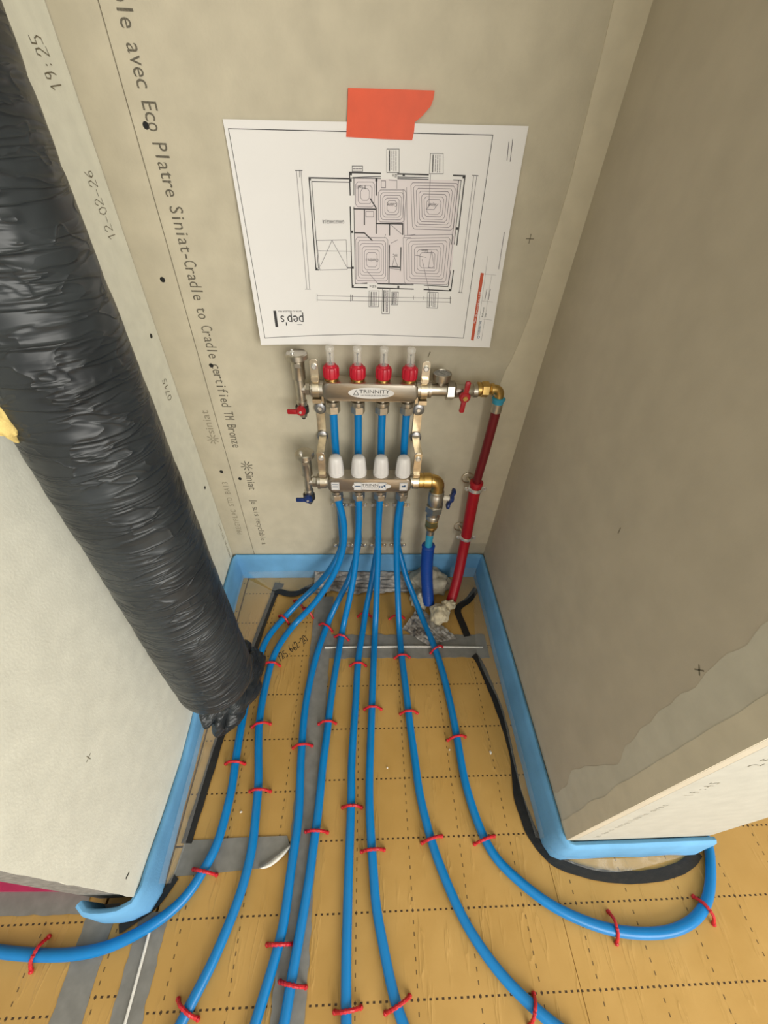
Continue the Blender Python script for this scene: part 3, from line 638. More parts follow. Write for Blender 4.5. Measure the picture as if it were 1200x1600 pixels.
# ------------------------------------------------------------------ floor heating pipes
R0 = 0.0080; ZF = 0.0090
PIPES = [
 ('leftmost of the eight blue heating pipes, sweeping away under the left wall end', 'r', 0,
  [(-0.0833, -0.052, 0.1218), (-0.1123, -0.072, 0.0807), (-0.1502, -0.094, 0.0438), (-0.1768, -0.116, 0.0333)],
  [(-0.2095, -0.1404, 0.009), (-0.2359, -0.1797, 0.009), (-0.258, -0.224, 0.009), (-0.2655, -0.2759, 0.009), (-0.271, -0.3099, 0.009), (-0.2729, -0.3363, 0.009), (-0.2735, -0.3872, 0.009), (-0.2716, -0.4446, 0.009), (-0.2688, -0.4956, 0.009), (-0.2641, -0.5413, 0.009), (-0.2657, -0.5832, 0.009), (-0.2689, -0.6282, 0.009), (-0.2809, -0.6575, 0.009), (-0.2998, -0.6942, 0.009), (-0.3316, -0.7195, 0.009), (-0.3757, -0.7402, 0.009), (-0.413, -0.7513, 0.009), (-0.462, -0.7556, 0.009), (-0.5148, -0.7538, 0.009), (-0.5686, -0.7487, 0.009), (-0.6423, -0.7389, 0.009)]),
 ('second blue heating pipe from the left, leaving the frame at the lower left', 'f', 0,
  [(-0.0597, -0.08, 0.3645), (-0.0556, -0.08, 0.3191), (-0.0529, -0.082, 0.2659), (-0.0557, -0.087, 0.2235), (-0.0648, -0.096, 0.1831), (-0.0808, -0.109, 0.1404), (-0.1127, -0.128, 0.0869), (-0.144, -0.15, 0.0495)],
  [(-0.1864, -0.1706, 0.009), (-0.2119, -0.2156, 0.009), (-0.2301, -0.263, 0.009), (-0.2348, -0.3074, 0.009), (-0.2368, -0.3534, 0.009), (-0.2368, -0.3991, 0.009), (-0.2318, -0.4455, 0.009), (-0.2216, -0.4967, 0.009), (-0.2131, -0.5394, 0.009), (-0.2095, -0.5818, 0.009), (-0.2051, -0.6319, 0.009), (-0.2086, -0.673, 0.009), (-0.215, -0.7061, 0.009), (-0.2234, -0.731, 0.009), (-0.2381, -0.7731, 0.009), (-0.2564, -0.8074, 0.009), (-0.2656, -0.8269, 0.009), (-0.279, -0.8544, 0.009)]),
 ('third blue heating pipe from the left, left of the long grey tape', 'r', 1,
  [(-0.04, -0.07, 0.0916), (-0.0559, -0.092, 0.0605), (-0.081, -0.136, 0.0369)],
  [(-0.1009, -0.1716, 0.009), (-0.1176, -0.2368, 0.009), (-0.1284, -0.293, 0.009), (-0.1357, -0.3553, 0.009), (-0.1381, -0.412, 0.009), (-0.1362, -0.4639, 0.009), (-0.1337, -0.5172, 0.009), (-0.1301, -0.5469, 0.009), (-0.1273, -0.589, 0.009), (-0.1289, -0.6323, 0.009), (-0.132, -0.6753, 0.009), (-0.1323, -0.711, 0.009), (-0.1355, -0.7453, 0.009), (-0.1434, -0.7763, 0.009), (-0.1528, -0.8093, 0.009), (-0.1595, -0.8319, 0.009), (-0.168, -0.8595, 0.009)]),
 ('fourth blue heating pipe from the left, lying along the long grey tape', 'f', 1,
  [(-0.0149, -0.08, 0.3647), (-0.0167, -0.08, 0.3192), (-0.0187, -0.083, 0.2669), (-0.0222, -0.089, 0.2256), (-0.0259, -0.1, 0.1776), (-0.0346, -0.125, 0.1179), (-0.0466, -0.155, 0.0642)],
  [(-0.0607, -0.1876, 0.009), (-0.0688, -0.2603, 0.009), (-0.0752, -0.3165, 0.009), (-0.0813, -0.3869, 0.009), (-0.0841, -0.4487, 0.009), (-0.0883, -0.4999, 0.009), (-0.0895, -0.5479, 0.009), (-0.0915, -0.5958, 0.009), (-0.0955, -0.6404, 0.009), (-0.0981, -0.6813, 0.009), (-0.1023, -0.7127, 0.009), (-0.1071, -0.7505, 0.009), (-0.1125, -0.7858, 0.009), (-0.1158, -0.8231, 0.009), (-0.118, -0.8334, 0.009), (-0.1226, -0.8612, 0.009)]),
 ('fifth blue heating pipe from the left, running almost straight to the bottom edge', 'r', 2,
  [(0.0214, -0.066, 0.1082), (0.0129, -0.1, 0.0618), (0.0007, -0.142, 0.0263)],
  [(-0.0077, -0.1979, 0.009), (-0.0171, -0.2611, 0.009), (-0.021, -0.3159, 0.009), (-0.0229, -0.3766, 0.009), (-0.0271, -0.45, 0.009), (-0.0295, -0.5141, 0.009), (-0.0282, -0.5601, 0.009), (-0.029, -0.6177, 0.009), (-0.0298, -0.665, 0.009), (-0.0302, -0.7188, 0.009), (-0.0301, -0.7802, 0.009), (-0.028, -0.8355, 0.009), (-0.0269, -0.8648, 0.009)]),
 ('sixth blue heating pipe from the left, curving slightly right at the bottom', 'f', 2,
  [(0.0301, -0.08, 0.365), (0.0298, -0.08, 0.3194), (0.0295, -0.083, 0.2669), (0.0309, -0.095, 0.1987), (0.0299, -0.106, 0.1618), (0.0289, -0.126, 0.1131), (0.0277, -0.154, 0.0616)],
  [(0.0246, -0.1983, 0.009), (0.02, -0.2788, 0.009), (0.0179, -0.3181, 0.009), (0.0139, -0.4001, 0.009), (0.0105, -0.4673, 0.009), (0.0072, -0.5558, 0.009), (0.0093, -0.6187, 0.009), (0.0134, -0.6663, 0.009), (0.0171, -0.715, 0.009), (0.0258, -0.7521, 0.009), (0.0356, -0.7909, 0.009), (0.0449, -0.8211, 0.009), (0.0542, -0.8396, 0.009), (0.0697, -0.8657, 0.009)]),
 ('seventh blue heating pipe from the left, leaving the frame at the lower right', 'f', 3,
  [(0.0753, -0.08, 0.3652), (0.0751, -0.08, 0.3195), (0.0748, -0.083, 0.267), (0.0779, -0.095, 0.1985), (0.0794, -0.106, 0.1614), (0.0827, -0.126, 0.1126), (0.0857, -0.154, 0.0608)],
  [(0.0894, -0.1991, 0.009), (0.0903, -0.2628, 0.009), (0.0931, -0.3163, 0.009), (0.0962, -0.3789, 0.009), (0.0987, -0.4385, 0.009), (0.1032, -0.4986, 0.009), (0.1067, -0.5584, 0.009), (0.1178, -0.618, 0.009), (0.1292, -0.6594, 0.009), (0.1476, -0.705, 0.009), (0.162, -0.7362, 0.009), (0.1875, -0.7728, 0.009), (0.2158, -0.8036, 0.009), (0.2442, -0.8264, 0.009), (0.2719, -0.8458, 0.009), (0.3081, -0.8663, 0.009)]),
 ('rightmost blue heating pipe, hooking round the end of the right partition', 'r', 3,
  [(0.0989, -0.052, 0.1209), (0.1124, -0.078, 0.0779), (0.1341, -0.112, 0.0385)],
  [(0.1548, -0.1648, 0.009), (0.1709, -0.2209, 0.009), (0.1826, -0.2729, 0.009), (0.1901, -0.3227, 0.009), (0.1954, -0.3794, 0.009), (0.1986, -0.4327, 0.009), (0.1998, -0.484, 0.009), (0.2014, -0.5423, 0.009), (0.2097, -0.5922, 0.009), (0.2199, -0.6313, 0.009), (0.2363, -0.6634, 0.009), (0.2597, -0.6856, 0.009), (0.2784, -0.7002, 0.009), (0.3134, -0.7244, 0.009), (0.3621, -0.7449, 0.009), (0.411, -0.7583, 0.009), (0.464, -0.7637, 0.009), (0.5135, -0.7617, 0.009), (0.5608, -0.7484, 0.009), (0.5965, -0.7254, 0.009), (0.6217, -0.6949, 0.009), (0.6396, -0.6646, 0.009), (0.6481, -0.6463, 0.009)]),
]
XO = [-0.066, -0.017, 0.031, 0.080]; XC = [-0.065, -0.020, 0.0325, 0.086]
YU, ZU, YL, ZL = -0.045, 0.614, -0.080, 0.420
for lab, kind, i, up, fl in PIPES:
    if kind == 'r':
        top = [(XO[i], YU, 0.566), (XO[i], YU, 0.52), (XO[i]*0.6+XC[i]*0.4, -0.042, 0.44), (XC[i], -0.032, 0.36), (XC[i], -0.027, 0.305), (XC[i], -0.026, 0.22), (XC[i], -0.027, 0.159)]
        up = [p for p in up if p[2] < 0.13]
    else:
        top = [(XO[i], YL, 0.372)]; up = up[1:]
    up = [(p[0], p[1], max(p[2], ZF)) for p in up]
    if i == 3 and kind == 'r': fl = fl + [(0.640, -0.60, ZF), (0.655, -0.50, ZF), (0.66, -0.2, ZF)]
    pts = smoothpath(spline([Vector(p) for p in top + up + fl], 0.006), 14)
    tag(MB().tube(pts, R0, 14).build('heating_pipe', 'pipe'), lab, 'pipe', 'blue floor heating pipes')

# red staple clips, given by their two feet on the floor
CLIPS = [
 ([(-0.2355, -0.1485), (-0.208, -0.1706)], 'red clip on the leftmost pipe, just beyond the bend from the wall'), ([(-0.2022, -0.0989), (-0.172, -0.1267)], 'farthest red clip on the leftmost pipe, touching another clip'),
 ([(-0.174, -0.1246), (-0.1445, -0.1535)], 'farthest red clip on the second pipe from the left'), ([(-0.1235, -0.1756), (-0.0896, -0.1952)], 'farthest red clip on the third pipe from the left'),
 ([(-0.0801, -0.2122), (-0.0461, -0.2219)], 'farthest red clip on the fourth pipe from the left'), ([(-0.0204, -0.151), (0.0131, -0.1514)], 'farthest red clip on the fifth pipe from the left'),
 ([(0.0659, -0.1601), (0.1049, -0.1585)], 'farthest red clip on the seventh pipe from the left'), ([(0.1671, -0.261), (0.1992, -0.2455)], 'farthest red clip on the rightmost pipe, over the white cord'),
 ([(0.0739, -0.2734), (0.1099, -0.2722)], 'second red clip on the seventh pipe, at the edge of the grey tape'), ([(-0.0374, -0.2918), (-0.0008, -0.2924)], 'second red clip on the fifth pipe, just in front of the grey tape'),
 ([(-0.251, -0.2866), (-0.213, -0.2888)], 'red clip on the second pipe beside the handwritten number'), ([(-0.2852, -0.3086), (-0.2556, -0.3186)], 'red clip on the leftmost pipe half hidden by the black bag'),
 ([(-0.0021, -0.3963), (0.0347, -0.397)], 'farther red clip on the sixth pipe from the left'), ([(0.0799, -0.4078), (0.1168, -0.4071)], 'third red clip on the seventh pipe from the left'),
 ([(-0.1034, -0.4257), (-0.0679, -0.4251)], 'second red clip on the fourth pipe from the left'), ([(-0.2492, -0.4291), (-0.2125, -0.4233)], 'red clip on the second pipe, nearest in front of the black bag'),
 ([(-0.1538, -0.4719), (-0.116, -0.4691)], 'second red clip on the third pipe from the left'), ([(-0.2884, -0.4985), (-0.2515, -0.4994)], 'red clip on the leftmost pipe in front of the black bag'),
 ([(-0.2282, -0.5477), (-0.1902, -0.5487)], 'red clip on the second pipe just beyond the torn grey tape'), ([(-0.0441, -0.5786), (-0.0091, -0.5795)], 'third red clip on the fifth pipe from the left'),
 ([(-0.1109, -0.614), (-0.0725, -0.616)], 'third red clip on the fourth pipe, level with the torn tape'), ([(-0.0061, -0.6455), (0.0327, -0.644)], 'middle red clip on the sixth pipe from the left'),
 ([(0.1058, -0.6361), (0.1419, -0.6278)], 'fourth red clip on the seventh pipe from the left'), ([(0.2039, -0.6407), (0.2416, -0.6306)], 'red clip on the rightmost pipe where it starts to bend right'),
 ([(0.1805, -0.4645), (0.2185, -0.459)], 'second red clip on the rightmost pipe from the left'), ([(-0.3022, -0.661), (-0.2623, -0.6689)], 'red clip on the leftmost pipe over the torn grey tape'),
 ([(-0.1566, -0.7551), (-0.1177, -0.7557)], 'nearest red clip on the third pipe from the left'), ([(-0.13, -0.7945), (-0.0921, -0.8008)], 'nearest red clip on the fourth pipe from the left'),
 ([(-0.2789, -0.8066), (-0.246, -0.8249)], 'nearest red clip on the second pipe from the left'), ([(-0.0448, -0.8263), (-0.0077, -0.8234)], 'nearest red clip on the fifth pipe from the left'),
 ([(0.0306, -0.8296), (0.0662, -0.8157)], 'nearest red clip on the sixth pipe from the left'), ([(0.2575, -0.8206), (0.2427, -0.8489)], 'nearest red clip on the seventh pipe from the left'),
 ([(0.4148, -0.7373), (0.4117, -0.7719)], 'red clip at the lowest point of the rightmost pipe'), ([(0.5752, -0.7235), (0.5885, -0.7558)], 'red clip on the rightmost pipe beside the right partition end'),
 ([(-0.5068, -0.7358), (-0.5121, -0.7698)], 'red clip on the leftmost pipe near the left edge of the picture'),
]
for ends, lab in CLIPS:
    a, b = Vector((*ends[0], 0)), Vector((*ends[1], 0)); c = (a+b)/2; d = b-a; w = max(0.0125, d.length/2); d.normalize()
    zt = 2*R0 + ZF - R0 + 0.0022
    arch = [(-w, 0.0015), (-w*0.92, 0.006), (-w*0.70, 0.0130), (-w*0.40, zt-0.0006), (0, zt), (w*0.40, zt-0.0006), (w*0.70, 0.0130), (w*0.92, 0.006), (w, 0.0015)]
    mb = MB().tube(spline([c + d*s_ + Vector((0, 0, z)) for s_, z in arch], 0.002), lambda t: 0.0026*(1 + 0.20*math.sin(t*60)), 8)
    for s_ in (-1, 1):
        e_ = c + d*w*s_
        mb.lathe(e_ - Vector((0, 0, 0.0)), (d.x*s_*0.4, d.y*s_*0.4, 1), [(0.0004, 0.0022), (0.002, 0.0036), (0.005, 0.0030), (0.0065, 0.0014)], 8)
    tag(mb.build('pipe_clip', 'clip'), lab, 'clip', 'red clips holding the floor pipes')

# ------------------------------------------------------------------ wrapped duct on the left
AX = Vector((-0.057, 0.112, 1.0)); A0 = Vector((-0.246, -0.466, 0.05)); RD = 0.062
duct = thing('wrapped_duct', 'fat round duct wrapped in crinkled black plastic leaning by the left wall', 'duct', (A0.x, A0.y, 0))
mb = MB(); NS, NA = 420, 72
dn, du, dv = frame(AX)
P = []
for k in range(NS+1):
    z = 0.228 + (2.2-0.228)*k/NS; zb_ = min(z, 0.95); c = A0 + AX*(zb_-0.05) + Vector((0, 0.03*(z-zb_), z-zb_))
    lo = max(0.0, 1 - (z-0.228)/0.060); r = RD*math.sqrt(max(0.02, 1 - 0.94*lo**2.4))
    for i in range(NA):
        a = 2*math.pi*i/NA
        q = Vector((math.cos(a)*1.5, math.sin(a)*1.5, z*26 + 2.2*math.cos(a+0.6)))
        w1 = noise.noise(q); w2 = noise.noise(Vector((math.cos(a)*3.2, math.sin(a)*3.2, z*75 + 4*math.sin(a*2)))); w3 = noise.noise(Vector((math.cos(a)*0.9, math.sin(a)*0.9, z*7)))
        rr = r*(1 + 0.022*w3) - 0.0012*(1-abs(w1))**5 - 0.0003*(1-abs(w2))**6 + 0.001
        P.append(c + (du*math.cos(a) + dv*math.sin(a))*rr)
F = [(k*NA+i, k*NA+(i+1) % NA, (k+1)*NA+(i+1) % NA, (k+1)*NA+i) for k in range(NS) for i in range(NA)]
F.append(tuple(reversed(range(NA)))); F.append(tuple(NS*NA+i for i in range(NA)))
mb.add(P, F).build('plastic_wrap', 'bag', duct, smooth=60)
# gathered end of the bag hanging beyond the duct
bm = bmesh.new(); bmesh.ops.create_icosphere(bm, subdivisions=5, radius=1)
P = []
(b0, b1, b2) = [(-0.2675, -0.3952, 0.15), (-0.2881, -0.4661, 0.14), (-0.2446, -0.3142, 0.16)]; BC = Vector(b0); ux = (Vector(b1) - Vector(b2)).normalized(); uz = Vector((0, 0, 1)); uy = ux.cross(uz).normalized(); uz = uy.cross(ux)
for v in bm.verts:
    d_ = v.co.normalized()
    k = 1 + 0.26*noise.noise(d_*1.6 + Vector((3, 0, 0)))
    crease = (1-abs(noise.noise(d_*1.7 + Vector((9, 2, 0)))))**5*0.20 + (1-abs(noise.noise(d_*3.6 + Vector((1, 7, 0)))))**6*0.07
    k -= crease
    p = BC + ux*d_.x*0.098*k + uy*d_.y*0.052*k + uz*d_.z*0.070*k
    P.append((p.x, p.y, max(0.004, p.z)))
F = [tuple(v.index for v in f.verts) for f in bm.faces]; bm.free()
MB().add(P, F).build('bag_end', 'bag', duct, smooth=70)
yb_ = blob((-0.315, -0.4437, 0.7627), (0.008, 0.010, 0.016), 0.3, 2.0, 2.2, 3)
MB().add(*yb_).build('insulation_tuft', 'yellow', duct)

# ------------------------------------------------------------------ manifolds
X1 = Vector((1, 0, 0)); Y1 = Vector((0, -1, 0)); Z1 = Vector((0, 0, 1))
def rrect(x0, x1, z0, z1, r, n=6):
    out = []
    for cx, cz, a0 in ((x1-r, z1-r, 0), (x0+r, z1-r, 90), (x0+r, z0+r, 180), (x1-r, z0+r, 270)):
        for k in range(n+1): a = math.radians(a0+90*k/n); out.append((cx+r*math.cos(a), cz+r*math.sin(a)))
    return out
def ellipse(cx, cz, rx, rz, n=40): return [(cx+rx*math.cos(2*math.pi*k/n), cz+rz*math.sin(2*math.pi*k/n)) for k in range(n)]
def bar(root, y, z):
    MB().prism(rrect(-0.083, 0.097, z-0.018, z+0.018, 0.012), (0, y+0.018, 0), X1, Z1, Y1, 0.036, 0.004).build('bar', 'steel', root, smooth=35)
def plate(root, y, z, cx, rx, rz):
    yf = y-0.018
    pl = MB().prism(ellipse(cx, z, rx, rz), (0, yf+0.0002, 0), X1, Z1, Y1, 0.0008).build('name_plate', 'white', root, smooth=0)
    t = MB(); xf = lambda a, u: (a, yf-0.0009, u)
    put_text(t, 'TRINNITY', (cx-rx*0.52, z+0.000), rx*1.32, 0.0070, False, xf)
    put_text(t, 'LA MARQUE DES PROS', (cx-rx*0.45, z-0.0055), rx*1.20, 0.0026, False, xf)
    tx, tz, s_ = cx-rx*0.66, z+0.0006, 0.0048
    ribbon(t, [(tx-s_, tz-s_*0.9), (tx+s_, tz-s_*0.9), (tx, tz+s_)], 0.0010, xf, True)
    t.build('lettering', 'line', pl, smooth=0)
def outlet(root, x, y, zt):
    o = MB().cyl((x, y, zt+0.001), (x, y, zt-0.010), 0.0085, 20).build('outlet_nut', 'nickel', root)
    m2 = MB().lathe((x, y, zt-0.006), (0, 0, -1), [(0, 0.0085), (0.001, 0.0135), (0.008, 0.0140), (0.010, 0.0135)], 24); m2.build('collar', 'dark' if False else 'nickel', o)
    MB().hexa((x, y, zt-0.016), (x, y, zt-0.032), 0.0142, 0.0012).build('hex_nut', 'nickel', o, smooth=20)
def air_vent(root, x, y, zt, ztop, hm, xe):
    # vertical tee left of the bar: vent above, drain valve below
    av = MB().cyl((x, y, zt-0.014), (x, y, zt+0.020), 0.0088, 20, bev=0.001).cyl((xe, y, zt), (x, y, zt), 0.0085, 20).build('vent_tee', 'nickel', root)
    MB().hexa((xe+0.006, y, zt), (xe-0.001, y, zt), 0.0165).build('hex_nut', 'nickel', av, smooth=20)
    MB().hexa((xe-0.003, y, zt), (xe-0.012, y, zt), 0.0120).build('hex_nut', 'nickel', av, smooth=20)
    MB().lathe((x, y, zt+0.018), (0, 0, 1), [(0, 0.0088), (0.002, 0.0122), (ztop-zt-0.034, 0.0122), (ztop-zt-0.032, 0.0135), (ztop-zt-0.026, 0.0135)], 24).build('vent_body', 'nickel', av)
    MB().box((x+0.002, y-0.014, ztop-0.016), (0.0055, 0.003, 0.0035)).build('vent_tab', 'nickel', av, smooth=20)
    MB().lathe((x, y, ztop-0.010), (0, 0, 1), [(0, 0.0150), (0.002, 0.0200), (0.010, 0.0200), (0.012, 0.0180), (0.0125, 0.006)], 16).build('vent_cap', 'nickel', av, smooth=30)
    MB().lathe((x-0.006, y-0.008, ztop), (0, 0, 1), [(0, 0.0036), (0.006, 0.0036), (0.007, 0.0022), (0.010, 0.0022)], 10).build('vent_screw', 'screw', av)
    dvv = MB().lathe((x, y, zt-0.012), (0, 0, -1), [(0, 0.0088), (0.010, 0.0080), (0.012, 0.0100), (0.022, 0.0100), (0.024, 0.0085)], 20).build('drain_valve', 'nickel', root)
    MB().lathe((x-0.001, y, zt-0.034), (0, 0, -1), [(0, 0.0115), (0.002, 0.0130), (0.014, 0.0130), (0.016, 0.0100)], 20).build('black_ring', 'dark', dvv)
    MB().cyl((x, y, zt-0.046), (x, y, zt-0.058), 0.0095, 12, r2=0.0070).build('nozzle', 'nickel', dvv)
    MB().cyl((x, y, zt-0.058), (x, y, zt-0.063), 0.0035, 10).build('nozzle_tip', 'dark', dvv)
    h = MB().lathe((x-0.002, y-0.009, zt-0.040), (0, -1, 0), [(0, 0.0095), (0.006, 0.0095), (0.009, 0.0070)], 18)
    h.prism(rrect(x-0.028, x-0.004, zt-0.0455, zt-0.0365, 0.0015), (0, y-0.011, 0), X1, Z1, Y1, 0.005, 0.001)
    hh = h.build('lever_handle', hm, dvv); MB().cyl((x-0.002, y-0.017, zt-0.040), (x-0.002, y-0.0195, zt-0.040), 0.0026, 10).build('handle_screw', 'screw', dvv)

# upper manifold: flow meters
um = thing('supply_manifold', 'upper steel manifold bar with four red-capped flow gauges on the back wall', 'manifold', (0.007, YU, ZU))
bar(um, YU, ZU); plate(um, YU, ZU, 0.0085, 0.0430, 0.0110)
for x in XO:
    cap = MB().lathe((x, YU, ZU+0.0175), (0, 0, 1), [(0, 0.0105), (0.0005, 0.0125), (0.004, 0.0132), (0.007, 0.0150), (0.021, 0.0152), (0.0245, 0.0140), (0.026, 0.0110), (0.029, 0.0095)], 40, ribs=lambda i, k: 1.0 if (i % 5) < 4 or k in (0, 7) else 0.90)
    fm = cap.build('flow_gauge_cap', 'redcap', um, smooth=30)
    MB().lathe((x, YU, ZU+0.0182), (0, 0, 1), [(0, 0.0135), (0.0035, 0.0138)], 30).build('brass_ring', 'brass', fm)
    MB().lathe((x, YU, ZU+0.046), (0, 0, 1), [(0, 0.0074), (0.024, 0.0070), (0.025, 0.0080), (0.031, 0.0080), (0.032, 0.0072)], 20).build('gauge_tube', 'glass', fm)
    MB().lathe((x, YU, ZU+0.044), (0, 0, 1), [(0, 0.0030), (0.005, 0.0030), (0.0055, 0.0009), (0.020, 0.0009), (0.0205, 0.0018), (0.0225, 0.0018)], 12).build('gauge_needle', 'dark', fm)
    outlet(um, x, YU, ZU-0.018)
air_vent(um, -0.1255, YU, 0.612, 0.678, 'redhandle', -0.104)
MB().cyl((-0.080, YU, ZU-0.001), (-0.106, YU, ZU-0.001), 0.0150, 24, bev=0.001).build('bar_neck', 'nickel', um)
MB().cyl((0.094, YU, ZU+0.001), (0.120, YU, ZU+0.001), 0.0150, 24, bev=0.001).build('bar_neck', 'nickel', um)
tee = MB().lathe((0.118, YU, 0.615), X1, [(0, 0.0165), (0.005, 0.0165), (0.0055, 0.0125), (0.032, 0.0125), (0.036, 0.0140)], 24).cyl((0.141, YU, 0.620), (0.141, YU, 0.634), 0.0075, 16).build('gauge_tee', 'nickel', um)
dl = MB().lathe((0.141, YU, 0.632), (0, 0, 1), [(0, 0.0075), (0.002, 0.0165), (0.012, 0.0182), (0.0160, 0.0182), (0.0165, 0.0175), (0.0150, 0.0163), (0.0120, 0.0160)], 32).build('thermometer_case', 'nickel', tee)
MB().cyl((0.141, YU, 0.6440), (0.141, YU, 0.6468), 0.0160, 30).build('thermometer_dial', 'dial', tee)
t = MB(); xf = lambda a, u: (0.141+a, YU+u, 0.6471)
for k in range(13):
    a = math.radians(-40 + 260*k/12); ribbon(t, [(0.0112*math.cos(a), 0.0112*math.sin(a)), (0.0140*math.cos(a), 0.0140*math.sin(a))], 0.0008, xf)
ribbon(t, [(0.004, -0.005), (-0.006, 0.008)], 0.0010, xf); t.build('thermometer_marks', 'line', tee, smooth=0)
bv = MB().lathe((0.168, YU, 0.614), X1, [(0, 0.0120), (0.002, 0.0150), (0.010, 0.0138), (0.026, 0.0138), (0.036, 0.0110), (0.037, 0.0130), (0.046, 0.0130)], 24).build('ball_valve', 'nickel', um)
MB().hexa((0.152, YU, 0.614), (0.168, YU, 0.614), 0.0185, 0.0015).build('union_nut', 'nickel', bv, smooth=20)
MB().cyl((0.186, YU-0.010, 0.613), (0.186, YU-0.024, 0.613), 0.0055, 14).build('valve_stem', 'nickel', bv)
def butterfly(mb, c, up, right, out, hub, ln, w0, w1, th):
    c, up, right, out = map(Vector, (c, up, right, out))
    mb.lathe(c, out, [(0, hub), (th*0.8, hub), (th*1.3, hub*0.8), (th*1.35, hub*0.3)], 22)
    for s_ in (-1, 1):
        mb.prism([(-w0/2, 0), (-w0/2*0.9, ln*0.55), (-w1/2, ln*0.7), (-w1/2, ln*0.94), (-w1/2*0.6, ln), (w1/2*0.6, ln), (w1/2, ln*0.94), (w1/2, ln*0.7), (w0/2*0.9, ln*0.55), (w0/2, 0)], c, right, up*s_, out, th, th*0.2)
hd = MB(); butterfly(hd, (0.185, YU-0.022, 0.612), (0.06, 0, 1), (1, 0, -0.06), Y1, 0.0105, 0.031, 0.010, 0.0095, 0.006)
hb = hd.build('butterfly_handle', 'redhandle', bv, smooth=30); MB().cyl((0.185, YU-0.028, 0.612), (0.185, YU-0.0325, 0.612), 0.0048, 6).cyl((0.185, YU-0.028, 0.612), (0.185, YU-0.0335, 0.612), 0.0026, 12).build('handle_screw', 'brass', bv, smooth=20)
el = MB().lathe((0.212, YU, 0.617), X1, [(0, 0.0110), (0.001, 0.0138), (0.006, 0.0138), (0.0065, 0.0112), (0.009, 0.0112)], 24).build('brass_union', 'brass', um)
MB().hexa((0.220, YU, 0.617), (0.235, YU, 0.617), 0.0150, 0.0015).build('brass_nut', 'brass', el, smooth=20)
MB().lathe((0.234, YU, 0.6175), X1, [(0, 0.0100), (0.002, 0.0115), (0.004, 0.0095), (0.006, 0.0115), (0.010, 0.0115), (0.011, 0.0090)], 20).build('brass_ring', 'brass', el)
bend = [(0.242, YU, 0.618)] + [(0.2465+0.0125*math.sin(a), YU, 0.6055+0.0125*math.cos(a)) for a in [math.radians(9*k) for k in range(11)]] + [(0.2595, YU, 0.594)]
MB().tube(bend, 0.0088, 18).build('brass_elbow', 'brass', el, smooth=60)

# lower manifold: white caps
lm = thing('return_manifold', 'lower steel manifold bar with four white thermostat caps on the back wall', 'manifold', (0.007, YL, ZL))
bar(lm, YL, ZL)
plate(lm, YL, ZL-0.001, 0.0115, 0.0415, 0.0100)
def sticker(x, marks):
    st = MB().prism(rrect(x-0.0085, x+0.0085, ZL-0.0115, ZL+0.0095, 0.0006, 1), (0, YL-0.0188, 0), X1, Z1, Y1, 0.0004).build('sticker', 'white', lm, smooth=0)
    t = MB(); xf = lambda a, u: (a, YL-0.0194, u)
    for (x0, z0, x1, z1) in marks:
        t.add([xf(x+x0, ZL+z0), xf(x+x1, ZL+z0), xf(x+x1, ZL+z1), xf(x+x0, ZL+z1)], [(0, 1, 2, 3)])
    ribbon(t, [(x-0.0072, ZL-0.0100), (x+0.0072, ZL-0.0100), (x+0.0072, ZL+0.0080), (x-0.0072, ZL+0.0080)], 0.0004, xf, True)
    t.build('sticker_print', 'blueprint', st, smooth=0)
sticker(-0.066, [(-0.006, 0.0035, 0.006, 0.0050), (-0.006, -0.0035, 0.006, -0.0020), (-0.006, 0.0000, 0.006, 0.0006)])
sticker(-0.018, [(-0.006, -0.0020, 0.006, 0.0008)])
sticker(0.034, [(-0.006, -0.004, -0.004, 0.001), (-0.002, -0.004, 0.002, 0.0005), (0.003, -0.002, 0.006, 0.003)])
sticker(0.080, [(-0.0042, -0.0025, 0.0042, 0.0015), (0.001, 0.0015, 0.0042, 0.0028)])
for x in (-0.064, -0.016, 0.031, 0.078):
    c0 = MB().lathe((x, YL, ZL+0.0175), (0, 0, 1), [(0, 0.0150), (0.001, 0.0163), (0.008, 0.0166), (0.0085, 0.0160), (0.0095, 0.0160), (0.010, 0.0164), (0.030, 0.0150), (0.040, 0.0135), (0.044, 0.0115), (0.046, 0.0085), (0.0468, 0.004)], 48,
        ribs=lambda i, k: 1.0 if (i % 6) < 4 or k < 5 or k > 6 else 0.95)
    c0.build('thermostat_cap', 'white', lm, smooth=35)
for x in XO: outlet(lm, x, YL, ZL-0.018)
air_vent(lm, -0.1265, YL, 0.417, 0.490, 'bluehandle', -0.104)
MB().cyl((-0.080, YL, ZL-0.001), (-0.106, YL, ZL-0.001), 0.0150, 24, bev=0.001).build('bar_neck', 'nickel', lm)
MB().cyl((0.094, YL, ZL+0.001), (0.116, YL, ZL+0.001), 0.0150, 24, bev=0.001).build('bar_neck', 'nickel', lm)
el = MB().lathe((0.114, YL, ZL+0.001), X1, [(0, 0.0175), (0.007, 0.0175), (0.0075, 0.0160), (0.010, 0.0160), (0.0105, 0.0178), (0.026, 0.0178), (0.028, 0.0160)], 26).build('brass_union', 'brass', lm)
bend = [(0.138, YL, 0.421)] + [(0.1425+0.0155*math.sin(a), YL, 0.4055+0.0155*math.cos(a)) for a in [math.radians(9*k) for k in range(11)]] + [(0.158, YL, 0.392)]
MB().tube(bend, 0.0150, 20).build('brass_elbow', 'brass', el, smooth=60)
bv = MB().lathe((0.158, YL, 0.394), (0, 0, -1), [(0, 0.0150), (0.002, 0.0172), (0.010, 0.0172), (0.011, 0.0180), (0.034, 0.0180), (0.044, 0.0150)], 26).build('ball_valve', 'nickel', lm)
